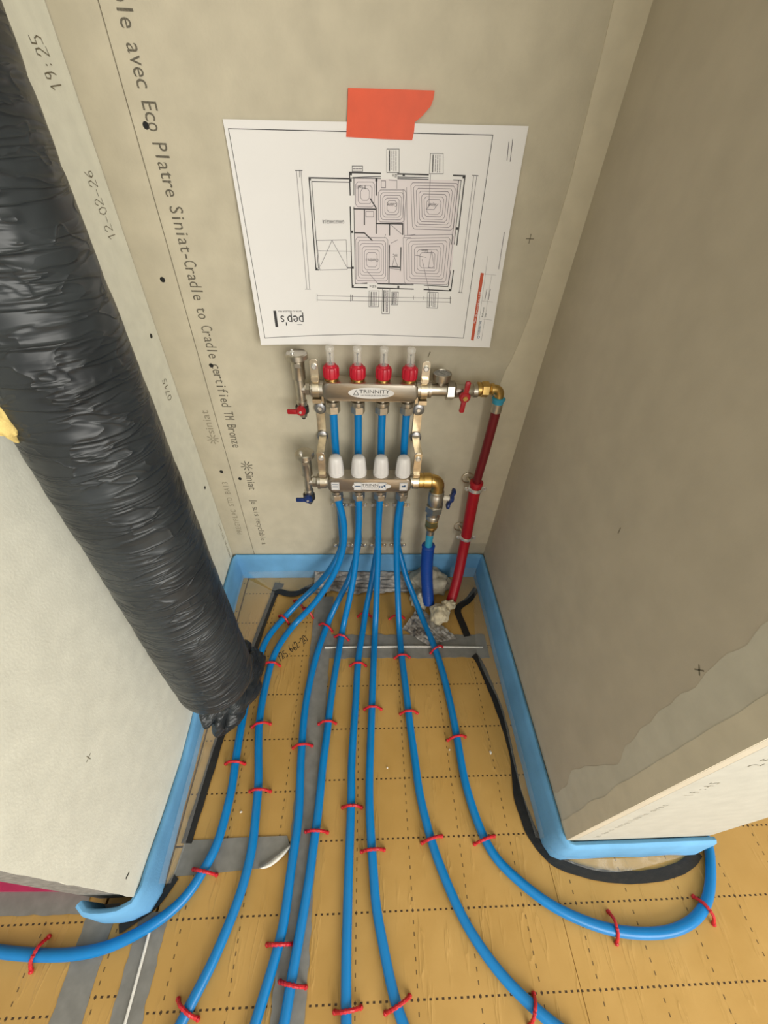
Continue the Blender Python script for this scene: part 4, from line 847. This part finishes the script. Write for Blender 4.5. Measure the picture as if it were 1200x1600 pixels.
MB().hexa((0.158, YL, 0.352), (0.158, YL, 0.333), 0.0215, 0.0015).build('union_nut', 'nickel', bv, smooth=20)
MB().lathe((0.158, YL, 0.334), (0, 0, -1), [(0, 0.0150), (0.014, 0.0142), (0.016, 0.0158), (0.026, 0.0158), (0.028, 0.0120)], 24).build('valve_tail', 'nickel', bv)
MB().hexa((0.158, YL, 0.306), (0.158, YL, 0.286), 0.0165, 0.0015).build('brass_nut', 'brass', bv, smooth=20)
MB().lathe((0.158, YL, 0.286), (0, 0, -1), [(0, 0.0150), (0.003, 0.0160), (0.008, 0.0145), (0.014, 0.0120)], 20).build('brass_ring', 'brass', bv)
MB().cyl((0.174, YL, 0.373), (0.192, YL, 0.370), 0.0060, 14).build('valve_stem', 'chip', bv)
hd = MB(); butterfly(hd, (0.189, YL-0.002, 0.371), (0.16, -0.05, 1), (0, 1, 0.05), (1, 0, -0.16), 0.0095, 0.027, 0.011, 0.016, 0.007)
hd.build('butterfly_handle', 'bluehandle', bv, smooth=30)

# mounting brackets
def bracket(xu, xl, xw, label):
    br = thing('mounting_bracket', label, 'bracket', (xw, 0, 0.47), 'manifold mounting brackets')
    MB().prism(rrect(xw-0.0085, xw+0.0085, 0.470, 0.592, 0.004), (0, -0.001, 0), X1, Z1, Y1, 0.004, 0.0006).build('wall_strap', 'zinc', br, smooth=20)
    for z in (0.552, 0.486):
        s_ = MB().lathe((xw, -0.005, z), Y1, [(0, 0.0105), (0.001, 0.0120), (0.004, 0.0120), (0.005, 0.0105)], 24).build('washer', 'washer', br)
        MB().lathe((xw, -0.008, z), Y1, [(0, 0.0055), (0.002, 0.0055), (0.004, 0.0036)], 14).build('bolt', 'screw', s_)
    for (x, y, z, zt, zc) in ((xu, YU, ZU, 0.672, 0.592), (xl, YL, ZL, 0.497, None)):
        mb = MB()
        n = 28; P = []; F = []
        for k in range(n):
            a = 2*math.pi*k/n
            for (r, dx) in ((0.0152, -0.006), (0.0178, -0.006), (0.0178, 0.006), (0.0152, 0.006)):
                P.append((x+dx, y+r*math.sin(a), z+r*math.cos(a)))
        for k in range(n):
            for i in range(4): j = (i+1) % 4; k2 = (k+1) % n; F.append((k*4+i, k*4+j, k2*4+j, k2*4+i))
        mb.add(P, F); cl = mb.build('clamp_band', 'zinc', br)
        MB().prism(rrect(x-0.0075, x+0.0075, z+0.015, zt, 0.005), (0, y-0.006, 0), X1, Z1, Y1, 0.003, 0.0005).box((x, y-0.012, z+0.024), (0.0060, 0.004, 0.0030)).build('clamp_tab', 'zinc', cl, smooth=20)
        MB().lathe((x, y-0.008, zt-0.013), Y1, [(0, 0.0055), (0.003, 0.0055), (0.005, 0.0035)], 12).build('bolt', 'screw', cl)
    MB().box((xu, (YU-0.002)/2, 0.594), (0.0075, -(YU-0.002)/2, 0.002)).box((xu, YU-0.004, 0.592), (0.008, 0.008, 0.004)).build('support_arm', 'zinc', br, smooth=20)
    rot = Matrix.Rotation(math.radians(-22), 3, 'X')
    mb = MB().box(((xw+xl)/2, (YL-0.004)/2, 0.497-0.008), (0.0078, 0.040, 0.0018)).box((xl, YL-0.004, 0.475), (0.0078, 0.0022, 0.016))
    mb.build('support_arm', 'zinc', br, smooth=20)
    MB().lathe((xl, YL-0.006, 0.480), Y1, [(0, 0.0045), (0.002, 0.0045), (0.003, 0.003)], 12).build('bolt', 'brass', br)
bracket(-0.0955, -0.0925, -0.096, 'zinc bracket clamping the left ends of both manifold bars')
bracket(0.1085, 0.1065, 0.109, 'zinc bracket clamping the right ends of both manifold bars')

# wall collars holding the rear pipes
order = ['leftmost', 'second from left', 'third from left', 'rightmost']
for i in range(4):
    for z, lv in ((0.305, 'upper row, directly below the lower manifold'), (0.159, 'lower row, just above the blue foam strip')):
        x, y = XC[i], (-0.027)
        pc = thing('pipe_collar', '%s steel pipe collar of the %s' % (order[i], lv), 'pipe collar', (x, 0, z), 'steel collars behind the blue pipes')
        mb = MB().torus((x, y, z), Z1, 0.0094, 0.0012, 24, 8)
        for s_ in (-1, 1): mb.prism(rrect(0.0085, 0.0225, -0.005, 0.005, 0.003), (x, y-0.001, z), (s_, 0, 0), Z1, Y1, 0.002)
        mb.build('band', 'zinc', pc)
        for s_ in (-1, 1):
            MB().lathe((x+s_*0.0175, y-0.002, z), Y1, [(0, 0.0036), (0.002, 0.0038), (0.004, 0.0024)], 12).build('screw', 'screw', pc)
        MB().cyl((x, -0.0005, z+0.001), (x, -0.0170, z+0.001), 0.0032, 10).lathe((x, -0.0005, z+0.001), Y1, [(0, 0.0100), (0.002, 0.0100), (0.003, 0.004)], 18).build('wall_stud', 'zinc', pc)

# ------------------------------------------------------------------ red and blue supply pipes on the right
rp = thing('red_supply_pipe', 'dark red pipe in a bright red corrugated sleeve beside the right corner', 'pipe', (0.236, -0.12, 0))
pin = spline([(0.2597, YU, 0.592), (0.2605, -0.044, 0.55), (0.260, -0.041, 0.47), (0.2585, -0.039, 0.40), (0.260, -0.039, 0.36)], 0.006)
MB().tube(pin, 0.0098, 18).build('inner_pipe', 'redpipe', rp)
MB().lathe((0.2596, YU, 0.601), (0, 0, -1), [(0, 0.0105), (0.002, 0.0132), (0.004, 0.0132), (0.005, 0.0112), (0.012, 0.0110)], 24).build('press_ring', 'teal', rp)
MB().cyl((0.2598, YU, 0.592), (0.2604, -0.0445, 0.570), 0.0106, 20).build('press_sleeve', 'nickel', rp)
ps = smoothpath(spline([(0.2585, -0.039, 0.386), (0.260, -0.038, 0.33), (0.2635, -0.037, 0.26), (0.266, -0.038, 0.20), (0.264, -0.048, 0.15), (0.257, -0.075, 0.09), (0.246, -0.103, 0.045), (0.238, -0.120, 0.020)], 0.0016), 20)
MB().tube(ps, lambda t: 0.0136*(1 + 0.035*math.sin(t*2*math.pi*95)) + (0.0018 if t < 0.015 else 0), 20).build('corrugated_sleeve', 'redsleeve', rp, smooth=80)
for z, (x, y), lab in ((0.366, (0.2590, -0.039), 'upper steel ring collar round the red sleeve'), (0.200, (0.2660, -0.038), 'lower steel ring collar round the red sleeve')):
    pc = thing('pipe_collar', lab, 'pipe collar', (x, 0, z), 'steel ring collars on the red sleeve')
    mb = MB(); n = 30; P = []; F = []
    for k in range(n):
        a = 2*math.pi*k/n
        for (r, dz) in ((0.0142, -0.005), (0.0162, -0.004), (0.0166, 0), (0.0162, 0.004), (0.0142, 0.005)): P.append((x+r*math.cos(a), y+r*math.sin(a), z+dz))
    for k in range(n):
        for i in range(5): j = (i+1) % 5; k2 = (k+1) % n; F.append((k*5+i, k*5+j, k2*5+j, k2*5+i))
    mb.add(P, F)
    for s_ in (-1, 1): mb.prism(rrect(0.0155, 0.0260, -0.0045, 0.0045, 0.003), (x, y+0.001, z), (s_, 0, 0), Z1, Y1, 0.002)
    mb.build('band', 'screw', pc)
    for s_ in (-1, 1): MB().lathe((x+s_*0.0215, y-0.001, z), Y1, [(0, 0.0040), (0.002, 0.0042), (0.005, 0.0024)], 12).build('screw', 'screw', pc)
    MB().torus((x-0.012, -0.0030, z+0.004), Y1, 0.0145, 0.0013, 24, 8).cyl((x-0.012, -0.001, z+0.004), (x-0.004, -0.025, z), 0.003, 10).build('wall_ring', 'zinc', pc)
bp = thing('blue_supply_pipe', 'teal pipe in a dark blue corrugated sleeve dropping from the lower right valve', 'pipe', (0.175, -0.125, 0))
MB().tube(spline([(0.158, YL, 0.274), (0.158, -0.081, 0.23), (0.159, -0.082, 0.19)], 0.006), 0.0094, 18).build('inner_pipe', 'teal', bp)
MB().cyl((0.158, YL, 0.275), (0.158, -0.0805, 0.256), 0.0100, 20).build('press_sleeve', 'nickel', bp)
ps = smoothpath(spline([(0.1585, -0.0815, 0.214), (0.160, -0.083, 0.17), (0.164, -0.092, 0.11), (0.170, -0.107, 0.06), (0.175, -0.124, 0.022)], 0.0016), 20)
MB().tube(ps, lambda t: 0.0156*(1 + 0.045*math.sin(t*2*math.pi*48)) + (0.0012 if t < 0.02 else 0), 20).build('corrugated_sleeve', 'bluesleeve', bp, smooth=80)

# ------------------------------------------------------------------ plan sheet taped above the manifolds
def ysurf(x, z):
    t = min(1.0, max(0.0, (0.978 - z) / 0.30))
    return 0.0030 + 0.0200*t**1.6 + 0.0060*t*((x-0.016)/0.21)**2 + 0.0016*t*math.sin(x*22+1)
def pxf(off=0.0006): return lambda x, z: (x, -ysurf(x, z)-off, z)
plan = thing('heating_plan', 'white printed floor plan sheet taped upside down to the back wall', 'plan', (0.016, -0.004, 0.68))
cnr = [(-0.1953, 0.97389), (0.22253, 0.98172), (0.22561, 0.68972), (-0.18966, 0.68546)]
def pp(u, v, off):
    a = Vector(cnr[0]).lerp(Vector(cnr[1]), u); b = Vector(cnr[3]).lerp(Vector(cnr[2]), u); q = a.lerp(b, v)
    return (q.x, -ysurf(q.x, q.y)-off, q.y)
mb = MB(); mb.grid(lambda u, v: pp(u, v, 0.0003), 48, 36); n0 = len(mb.v); mb.grid(lambda u, v: pp(u, v, 0.0), 48, 36)
rim = [i for i in range(49)] + [49*j+48 for j in range(1, 37)] + [49*36+i for i in range(47, -1, -1)] + [49*j for j in range(35, 0, -1)]
for k in range(len(rim)): a, b = rim[k], rim[(k+1) % len(rim)]; mb.f.append((a, b, b+n0, a+n0))
mb.build('sheet', 'paper', plan, smooth=60)
thick, thin, fine = MB(), MB(), MB(); px = pxf(0.0007)
ribbon(thin, [(-0.18967, 0.9648), (-0.01287, 0.9678), (0.17454, 0.97109), (0.17559, 0.85429), (0.17529, 0.70394), (-0.01523, 0.70598), (-0.11821, 0.70043), (-0.1813, 0.69713)], 0.0008, px, True)
for seg in [[(-0.02609, 0.92489), (0.01892, 0.92541)], [(0.04377, 0.92574), (0.08859, 0.92623)], [(0.12562, 0.92671), (0.14276, 0.92679), (0.14309, 0.8427)], [(0.14277, 0.80761), (0.14241, 0.77799), (0.09626, 0.77878)], [(0.07834, 0.77901), (0.01759, 0.77912)], [(-9e-05, 0.77896), (-0.02506, 0.77889), (-0.02604, 0.88531)], [(-0.02572, 0.89948), (-0.02609, 0.92489)], [(0.013, 0.91939), (0.01337, 0.90073)], [(-0.02046, 0.88339), (0.01337, 0.88392), (0.01395, 0.85409)], [(0.01405, 0.86652), (0.05476, 0.86719), (0.05558, 0.8539)], [(0.03439, 0.86659), (0.03496, 0.85246)], [(-0.00455, 0.88336), (-0.00454, 0.86459)], [(-0.02025, 0.85389), (-0.00454, 0.85409), (0.00756, 0.84487)], [(0.00428, 0.8961), (0.01335, 0.88523)], [(0.03515, 0.83908), (0.03645, 0.78761)], [(0.03559, 0.81001), (0.05466, 0.8099)], [(0.05382, 0.83671), (0.05456, 0.8053)], [(-0.08497, 0.91717), (-0.02626, 0.91811)], [(-0.08497, 0.91717), (-0.08361, 0.80234), (-0.07897, 0.80246)], [(-0.03241, 0.80655), (-0.02348, 0.80681)]]:
    ribbon(thick, seg, 0.0016, px)
for seg in [[(-0.02465, 0.9189), (0.01907, 0.91984)], [(0.04406, 0.9204), (0.08915, 0.92088)], [(0.12637, 0.9216), (0.13774, 0.92172), (0.13875, 0.84344)], [(0.13804, 0.80747), (0.1367, 0.78434), (0.09568, 0.78491)], [(0.07787, 0.78512), (0.01746, 0.7852)], [(-0.00011, 0.78504), (-0.01984, 0.78511), (-0.02042, 0.88549)], [(-0.02019, 0.89966), (-0.01987, 0.91905)], [(-0.08152, 0.91314), (-0.02699, 0.91417)], [(-0.08152, 0.91314), (-0.07953, 0.80459)], [(-0.02145, 0.91949), (0.01901, 0.92202)], [(0.04397, 0.92211), (0.08895, 0.92284)], [(0.13397, 0.92086), (0.13453, 0.84332)], [(-0.01985, 0.78448), (-0.00012, 0.78631)], [(0.01744, 0.78616), (0.07777, 0.7864)]]:
    ribbon(thin, seg, 0.0009, px)
for (x, z) in [(-0.02423, 0.92351), (-0.0247, 0.91646), (-0.08415, 0.91574), (-0.08242, 0.8039), (0.14107, 0.92527), (0.14063, 0.86393), (0.14074, 0.77925), (0.05256, 0.78162), (0.05276, 0.92506), (0.01303, 0.91793), (-0.02365, 0.8549), (-0.02347, 0.80711), (-0.02392, 0.78117)]:
    thick.add([px(x-0.0016, z-0.0016), px(x+0.0016, z-0.0016), px(x+0.0016, z+0.0016), px(x-0.0016, z+0.0016)], [(0, 1, 2, 3)])
# heating loops: nested rounded circuits in each room
def circuit(quad, n, fx=0.8):
    q = [Vector(p) for p in quad]; ce = sum(q, Vector((0, 0))) / 4
    for k in range(n):
        s_ = 1 - k*fx/n; r = [ce + (p-ce)*s_ for p in q]; pts = []
        for i in range(4):
            p0, p1, p2 = r[i-1], r[i], r[(i+1) % 4]
            pts += [p1 + (p0-p1).normalized()*0.0030, p1 + (p2-p1).normalized()*0.0030]
        ribbon(fine, pts, 0.00065, px, True)
for q, n in zip([[(0.06365, 0.91661), (0.13443, 0.9179), (0.13402, 0.86178), (0.07056, 0.86132)], [(0.05636, 0.85252), (0.13586, 0.85622), (0.13637, 0.78691), (0.06224, 0.78667)], [(-0.01828, 0.84806), (0.03234, 0.849), (0.03417, 0.78978), (-0.01833, 0.78895)], [(0.01618, 0.90663), (0.05778, 0.90795), (0.05702, 0.86917), (0.01705, 0.86852)], [(-0.01738, 0.91473), (0.01051, 0.91564), (0.01001, 0.88644), (-0.01777, 0.88609)]], (7, 7, 6, 5, 3)):
    circuit(q, n)
for seg in [[(0.1035, 0.83369), (0.10048, 0.81109), (0.11078, 0.80982), (0.1035, 0.83369)], [(0.07747, 0.82707), (0.09553, 0.82458)], [(0.09608, 0.89302), (0.08941, 0.88625), (0.1012, 0.88608), (0.10706, 0.89336)], [(0.05286, 0.9083), (0.05826, 0.84975), (0.06866, 0.85004)], [(0.05757, 0.91096), (0.06326, 0.85272), (0.07525, 0.85447)], [(-0.0002, 0.80319), (0.01744, 0.78616)], [(0.0918, 0.92634), (0.09316, 0.889)], [(0.08938, 0.82142), (0.10601, 0.77477)], [(-0.07958, 0.84226), (-0.03314, 0.84421), (-0.03247, 0.8044), (-0.07721, 0.80221), (-0.07958, 0.84226)], [(-0.05554, 0.84297), (-0.07612, 0.80773)], [(-0.05554, 0.84297), (-0.03241, 0.80655)], [(-0.07818, 0.82849), (-0.02657, 0.82942)], [(-0.10244, 0.92453), (-0.101, 0.77428)], [(-0.09586, 0.92474), (-0.09626, 0.77439)], [(0.15557, 0.92769), (0.15732, 0.77613)], [(0.16008, 0.92784), (0.16106, 0.77625)], [(-0.08454, 0.76493), (0.14472, 0.7665)], [(-0.0839, 0.75835), (0.1436, 0.76077)], [(-0.00222, 0.8808), (0.00943, 0.88116), (0.00953, 0.8745), (-0.0022, 0.87414), (-0.00222, 0.8808)], [(0.02011, 0.91718), (0.02652, 0.91739), (0.0268, 0.90947), (0.02033, 0.90926), (0.02011, 0.91718)], [(0.0313, 0.91852), (0.04288, 0.91841), (0.04337, 0.90925)], [(0.04395, 0.8232), (0.0499, 0.81131), (0.04093, 0.81107), (0.04395, 0.8232)], [(0.03612, 0.86582), (0.05455, 0.85387)], [(0.00304, 0.84814), (0.02716, 0.84885), (0.02874, 0.85312)], [(0.04803, 0.84661), (0.03782, 0.84203)], [(0.03747, 0.80792), (0.05303, 0.8068)]]:
    ribbon(fine, seg, 0.0007, px)
for seg in [[(-0.104, 0.92448), (-0.09398, 0.9248)], [(-0.09774, 0.92468), (-0.09847, 0.9177)], [(-0.10355, 0.77422), (-0.0948, 0.77442)], [(0.15363, 0.92763), (0.16211, 0.92742)], [(0.15583, 0.77609), (0.16266, 0.77564)], [(-0.08437, 0.76722), (-0.08513, 0.75666)], [(-0.02785, 0.76811), (-0.02806, 0.7582)], [(0.14248, 0.7691), (0.14382, 0.75909)], [(-0.02527, 0.76753), (-0.02543, 0.75894)], [(0.07911, 0.76889), (0.07952, 0.76359)], [(0.0972, 0.76864), (0.0977, 0.76333)]]:
    ribbon(thin, seg, 0.0008, px)
boxes = [[(0.02686, 0.95164), (0.04447, 0.95223), (0.04592, 0.92725), (0.02779, 0.92666)], [(0.08929, 0.94918), (0.10741, 0.94979), (0.11028, 0.92791), (0.09009, 0.92725)], [(-0.02216, 0.93216), (-0.00709, 0.93266), (-0.0071, 0.92671), (-0.02228, 0.92621)], [(0.00363, 0.77454), (0.02026, 0.77499), (0.02007, 0.75079), (0.00307, 0.75034)], [(0.02571, 0.77869), (0.03826, 0.77901), (0.03903, 0.74031), (0.02604, 0.74001)], [(0.04181, 0.77391), (0.05296, 0.77418), (0.05286, 0.75462), (0.04189, 0.75436)], [(0.10295, 0.77535), (0.12099, 0.77514), (0.12261, 0.75107), (0.10417, 0.75132)]]
for bx_ in boxes:
    ribbon(thin, bx_, 0.0006, px, True)
    b = [Vector(p) for p in bx_]
    for k, m_ in enumerate((0.22, 0.42, 0.58, 0.74)):
        if (b[1]-b[0]).length > (b[3]-b[0]).length and k != 1: continue
        p, q = b[0].lerp(b[1], m_), b[3].lerp(b[2], m_)
        if (b[1]-b[0]).length > (b[3]-b[0]).length: p, q = b[0].lerp(b[3], 0.5), b[1].lerp(b[2], 0.5)
        L_ = (q-p).length; d = (q-p)/L_; t_ = 0.08*L_
        while t_ < 0.9*L_:      # broken dashes: print too small to read
            e_ = t_ + 0.0015 + 0.004*random.random(); ribbon(thin if k == 0 else fine, [p+d*t_, p+d*min(e_, 0.92*L_)], 0.0014 if k == 0 else 0.0010, px); t_ = e_ + 0.0012
thick.build('plan_drawing', 'line', plan, smooth=0); thin.build('plan_outlines', 'line', plan, smooth=0); fine.build('plan_loops', 'hair', plan, smooth=0)
tint = MB()
for q in [[(-0.01924, 0.91834), (0.13612, 0.92167), (0.14007, 0.78701), (-0.01983, 0.78575)]]:
    tint.grid(lambda u, v: pxf(0.00045)(*(Vector(q[0]).lerp(Vector(q[1]), u).lerp(Vector(q[3]).lerp(Vector(q[2]), u), v))), 12, 12)
tint.build('room_tint', 'pink', plan, smooth=0)
def along(p, q, flip=1):
    """text frame running from p to q on the sheet"""
    p, q = Vector(p), Vector(q); L_ = (q-p).length; d = (q-p)/L_; n_ = Vector((-d.y, d.x))
    f_ = pxf(0.0008); return L_, (lambda a, u: f_(*(p + d*a + n_*u)))
words = MB()
def word(s, p, q, h, mb=words):
    L_, f_ = along(p, q); put_text(mb, s, (0, 0), L_, h, False, f_)
for s, (p, q) in zip(['Séjour', 'Salon', 'Chambre 1', 'Cuisine', 'GARAGE CHARGE (L.8)', 'WC', 'Hall', '1.60 m', '4.00 m'], [[(0.1047, 0.89355), (0.092, 0.89367)], [(0.09802, 0.8353), (0.08737, 0.83559)], [(0.01813, 0.82069), (-0.00205, 0.8207)], [(0.04427, 0.8922), (0.02973, 0.89175)], [(-0.03579, 0.86906), (-0.06897, 0.86804)], [(0.04902, 0.82808), (0.04125, 0.82787)], [(-0.00328, 0.91099), (-0.01615, 0.91058)], [(0.0444, 0.92576), (0.03612, 0.92549)], [(0.01529, 0.78355), (0.00429, 0.78325)]]):
    word(s, p, q, 0.0042)
words.build('room_names', 'line', plan, smooth=0)
logo = MB()
(p, q) = [(-0.11064, 0.73373), (-0.15011, 0.73324)]; L_, f_ = along(p, q); put_text(logo, 'pep\'s', (0, 0), L_, 0.0155, False, f_)
(p, q) = [(-0.11319, 0.7417), (-0.15344, 0.74118)]; L_, f_ = along(p, q); put_text(logo, 'BATIR AU MEILLEUR PRIX', (0, 0), L_, 0.0026, False, f_)
ribbon(logo, [(-0.15856, 0.73916), (-0.15819, 0.71693)], 0.0046, px); ribbon(logo, [(-0.12199, 0.71927), (-0.11419, 0.71937)], 0.0010, px)
logo.build('logo', 'line', plan, smooth=0)
band = MB(); q = [(0.18857, 0.80591), (0.19406, 0.80518), (0.19453, 0.70035), (0.18926, 0.70122)]
band.grid(lambda u, v: pxf(0.0005)(*(Vector(q[0]).lerp(Vector(q[1]), u).lerp(Vector(q[3]).lerp(Vector(q[2]), u), v))), 1, 12)
rb = band.build('title_band', 'redprint', plan, smooth=0)
tw = MB(); (p, q) = [(0.19264, 0.72904), (0.19416, 0.77805)]; word('Plan de principe au 1:50', p, q, 0.0032, tw); tw.build('band_lettering', 'paper', rb, smooth=0)
tb = MB(); (p, q) = [(0.20386, 0.71048), (0.20323, 0.73361)]; word('THERMACOME', p, q, 0.0036, tb)
c = Vector((0.2022, 0.70664)); ribbon(tb, [c + Vector((0.002*math.cos(a), 0.002*math.sin(a))) for a in [k*0.785 for k in range(8)]], 0.0007, px, True); tb.build('brand_lettering', 'blueprint', plan, smooth=0)
tk = MB(); (p, q) = [(0.20438, 0.73982), (0.20422, 0.75496)]; word('Référence', p, q, 0.0028, tk); (p, q) = [(0.20954, 0.73942), (0.20965, 0.74614)]; word('Date', p, q, 0.0028, tk); tk.build('title_lettering', 'line', plan, smooth=0)
tg = MB()
for (p, q) in ([(0.20282, 0.76675), (0.20323, 0.7822)], [(0.20886, 0.76698), (0.20919, 0.78242)], [(0.21717, 0.81235), (0.21599, 0.8614)], [(0.20551, 0.94475), (0.20361, 0.96754)], [(0.20054, 0.94596), (0.1988, 0.96475)]): ribbon(tg, [p, q], 0.0010, px)
for s in [[(0.19581, 0.82936), (0.19996, 0.70276)], [(0.19529, 0.80431), (0.21479, 0.80317)], [(0.19823, 0.76462), (0.21729, 0.7634)], [(0.19987, 0.73656), (0.22047, 0.73537)], [(0.20735, 0.8029), (0.20841, 0.70096)]]: ribbon(tg, s, 0.0003, px)
tg.build('small_print', 'hair', plan, smooth=0)
# orange tape strip
op = [(-0.02584, 1.00867), (0.03119, 1.0096), (0.08784, 1.0104), (0.08707, 1.0026), (0.0844, 0.99595), (0.0741, 0.98648), (0.06418, 0.97994), (0.06405, 0.97111), (0.06212, 0.96202), (0.0227, 0.96164), (-0.02977, 0.9621), (-0.02722, 0.98956)]
mb = MB(); n = len(op)
P = [(x, -ysurf(x, z)-0.0012, z) for x, z in op] + [(x, -max(0.0, ysurf(x, z)-0.0030) - 0.0004, z) for x, z in op]
F = [tuple(range(n)), tuple(n+i for i in reversed(range(n)))] + [(i, (i+1) % n, n+(i+1) % n, n+i) for i in range(n)]
tag(mb.add(P, F).build('orange_tape', 'orange', smooth=0), 'torn strip of orange tape holding the top of the plan sheet', 'tape')
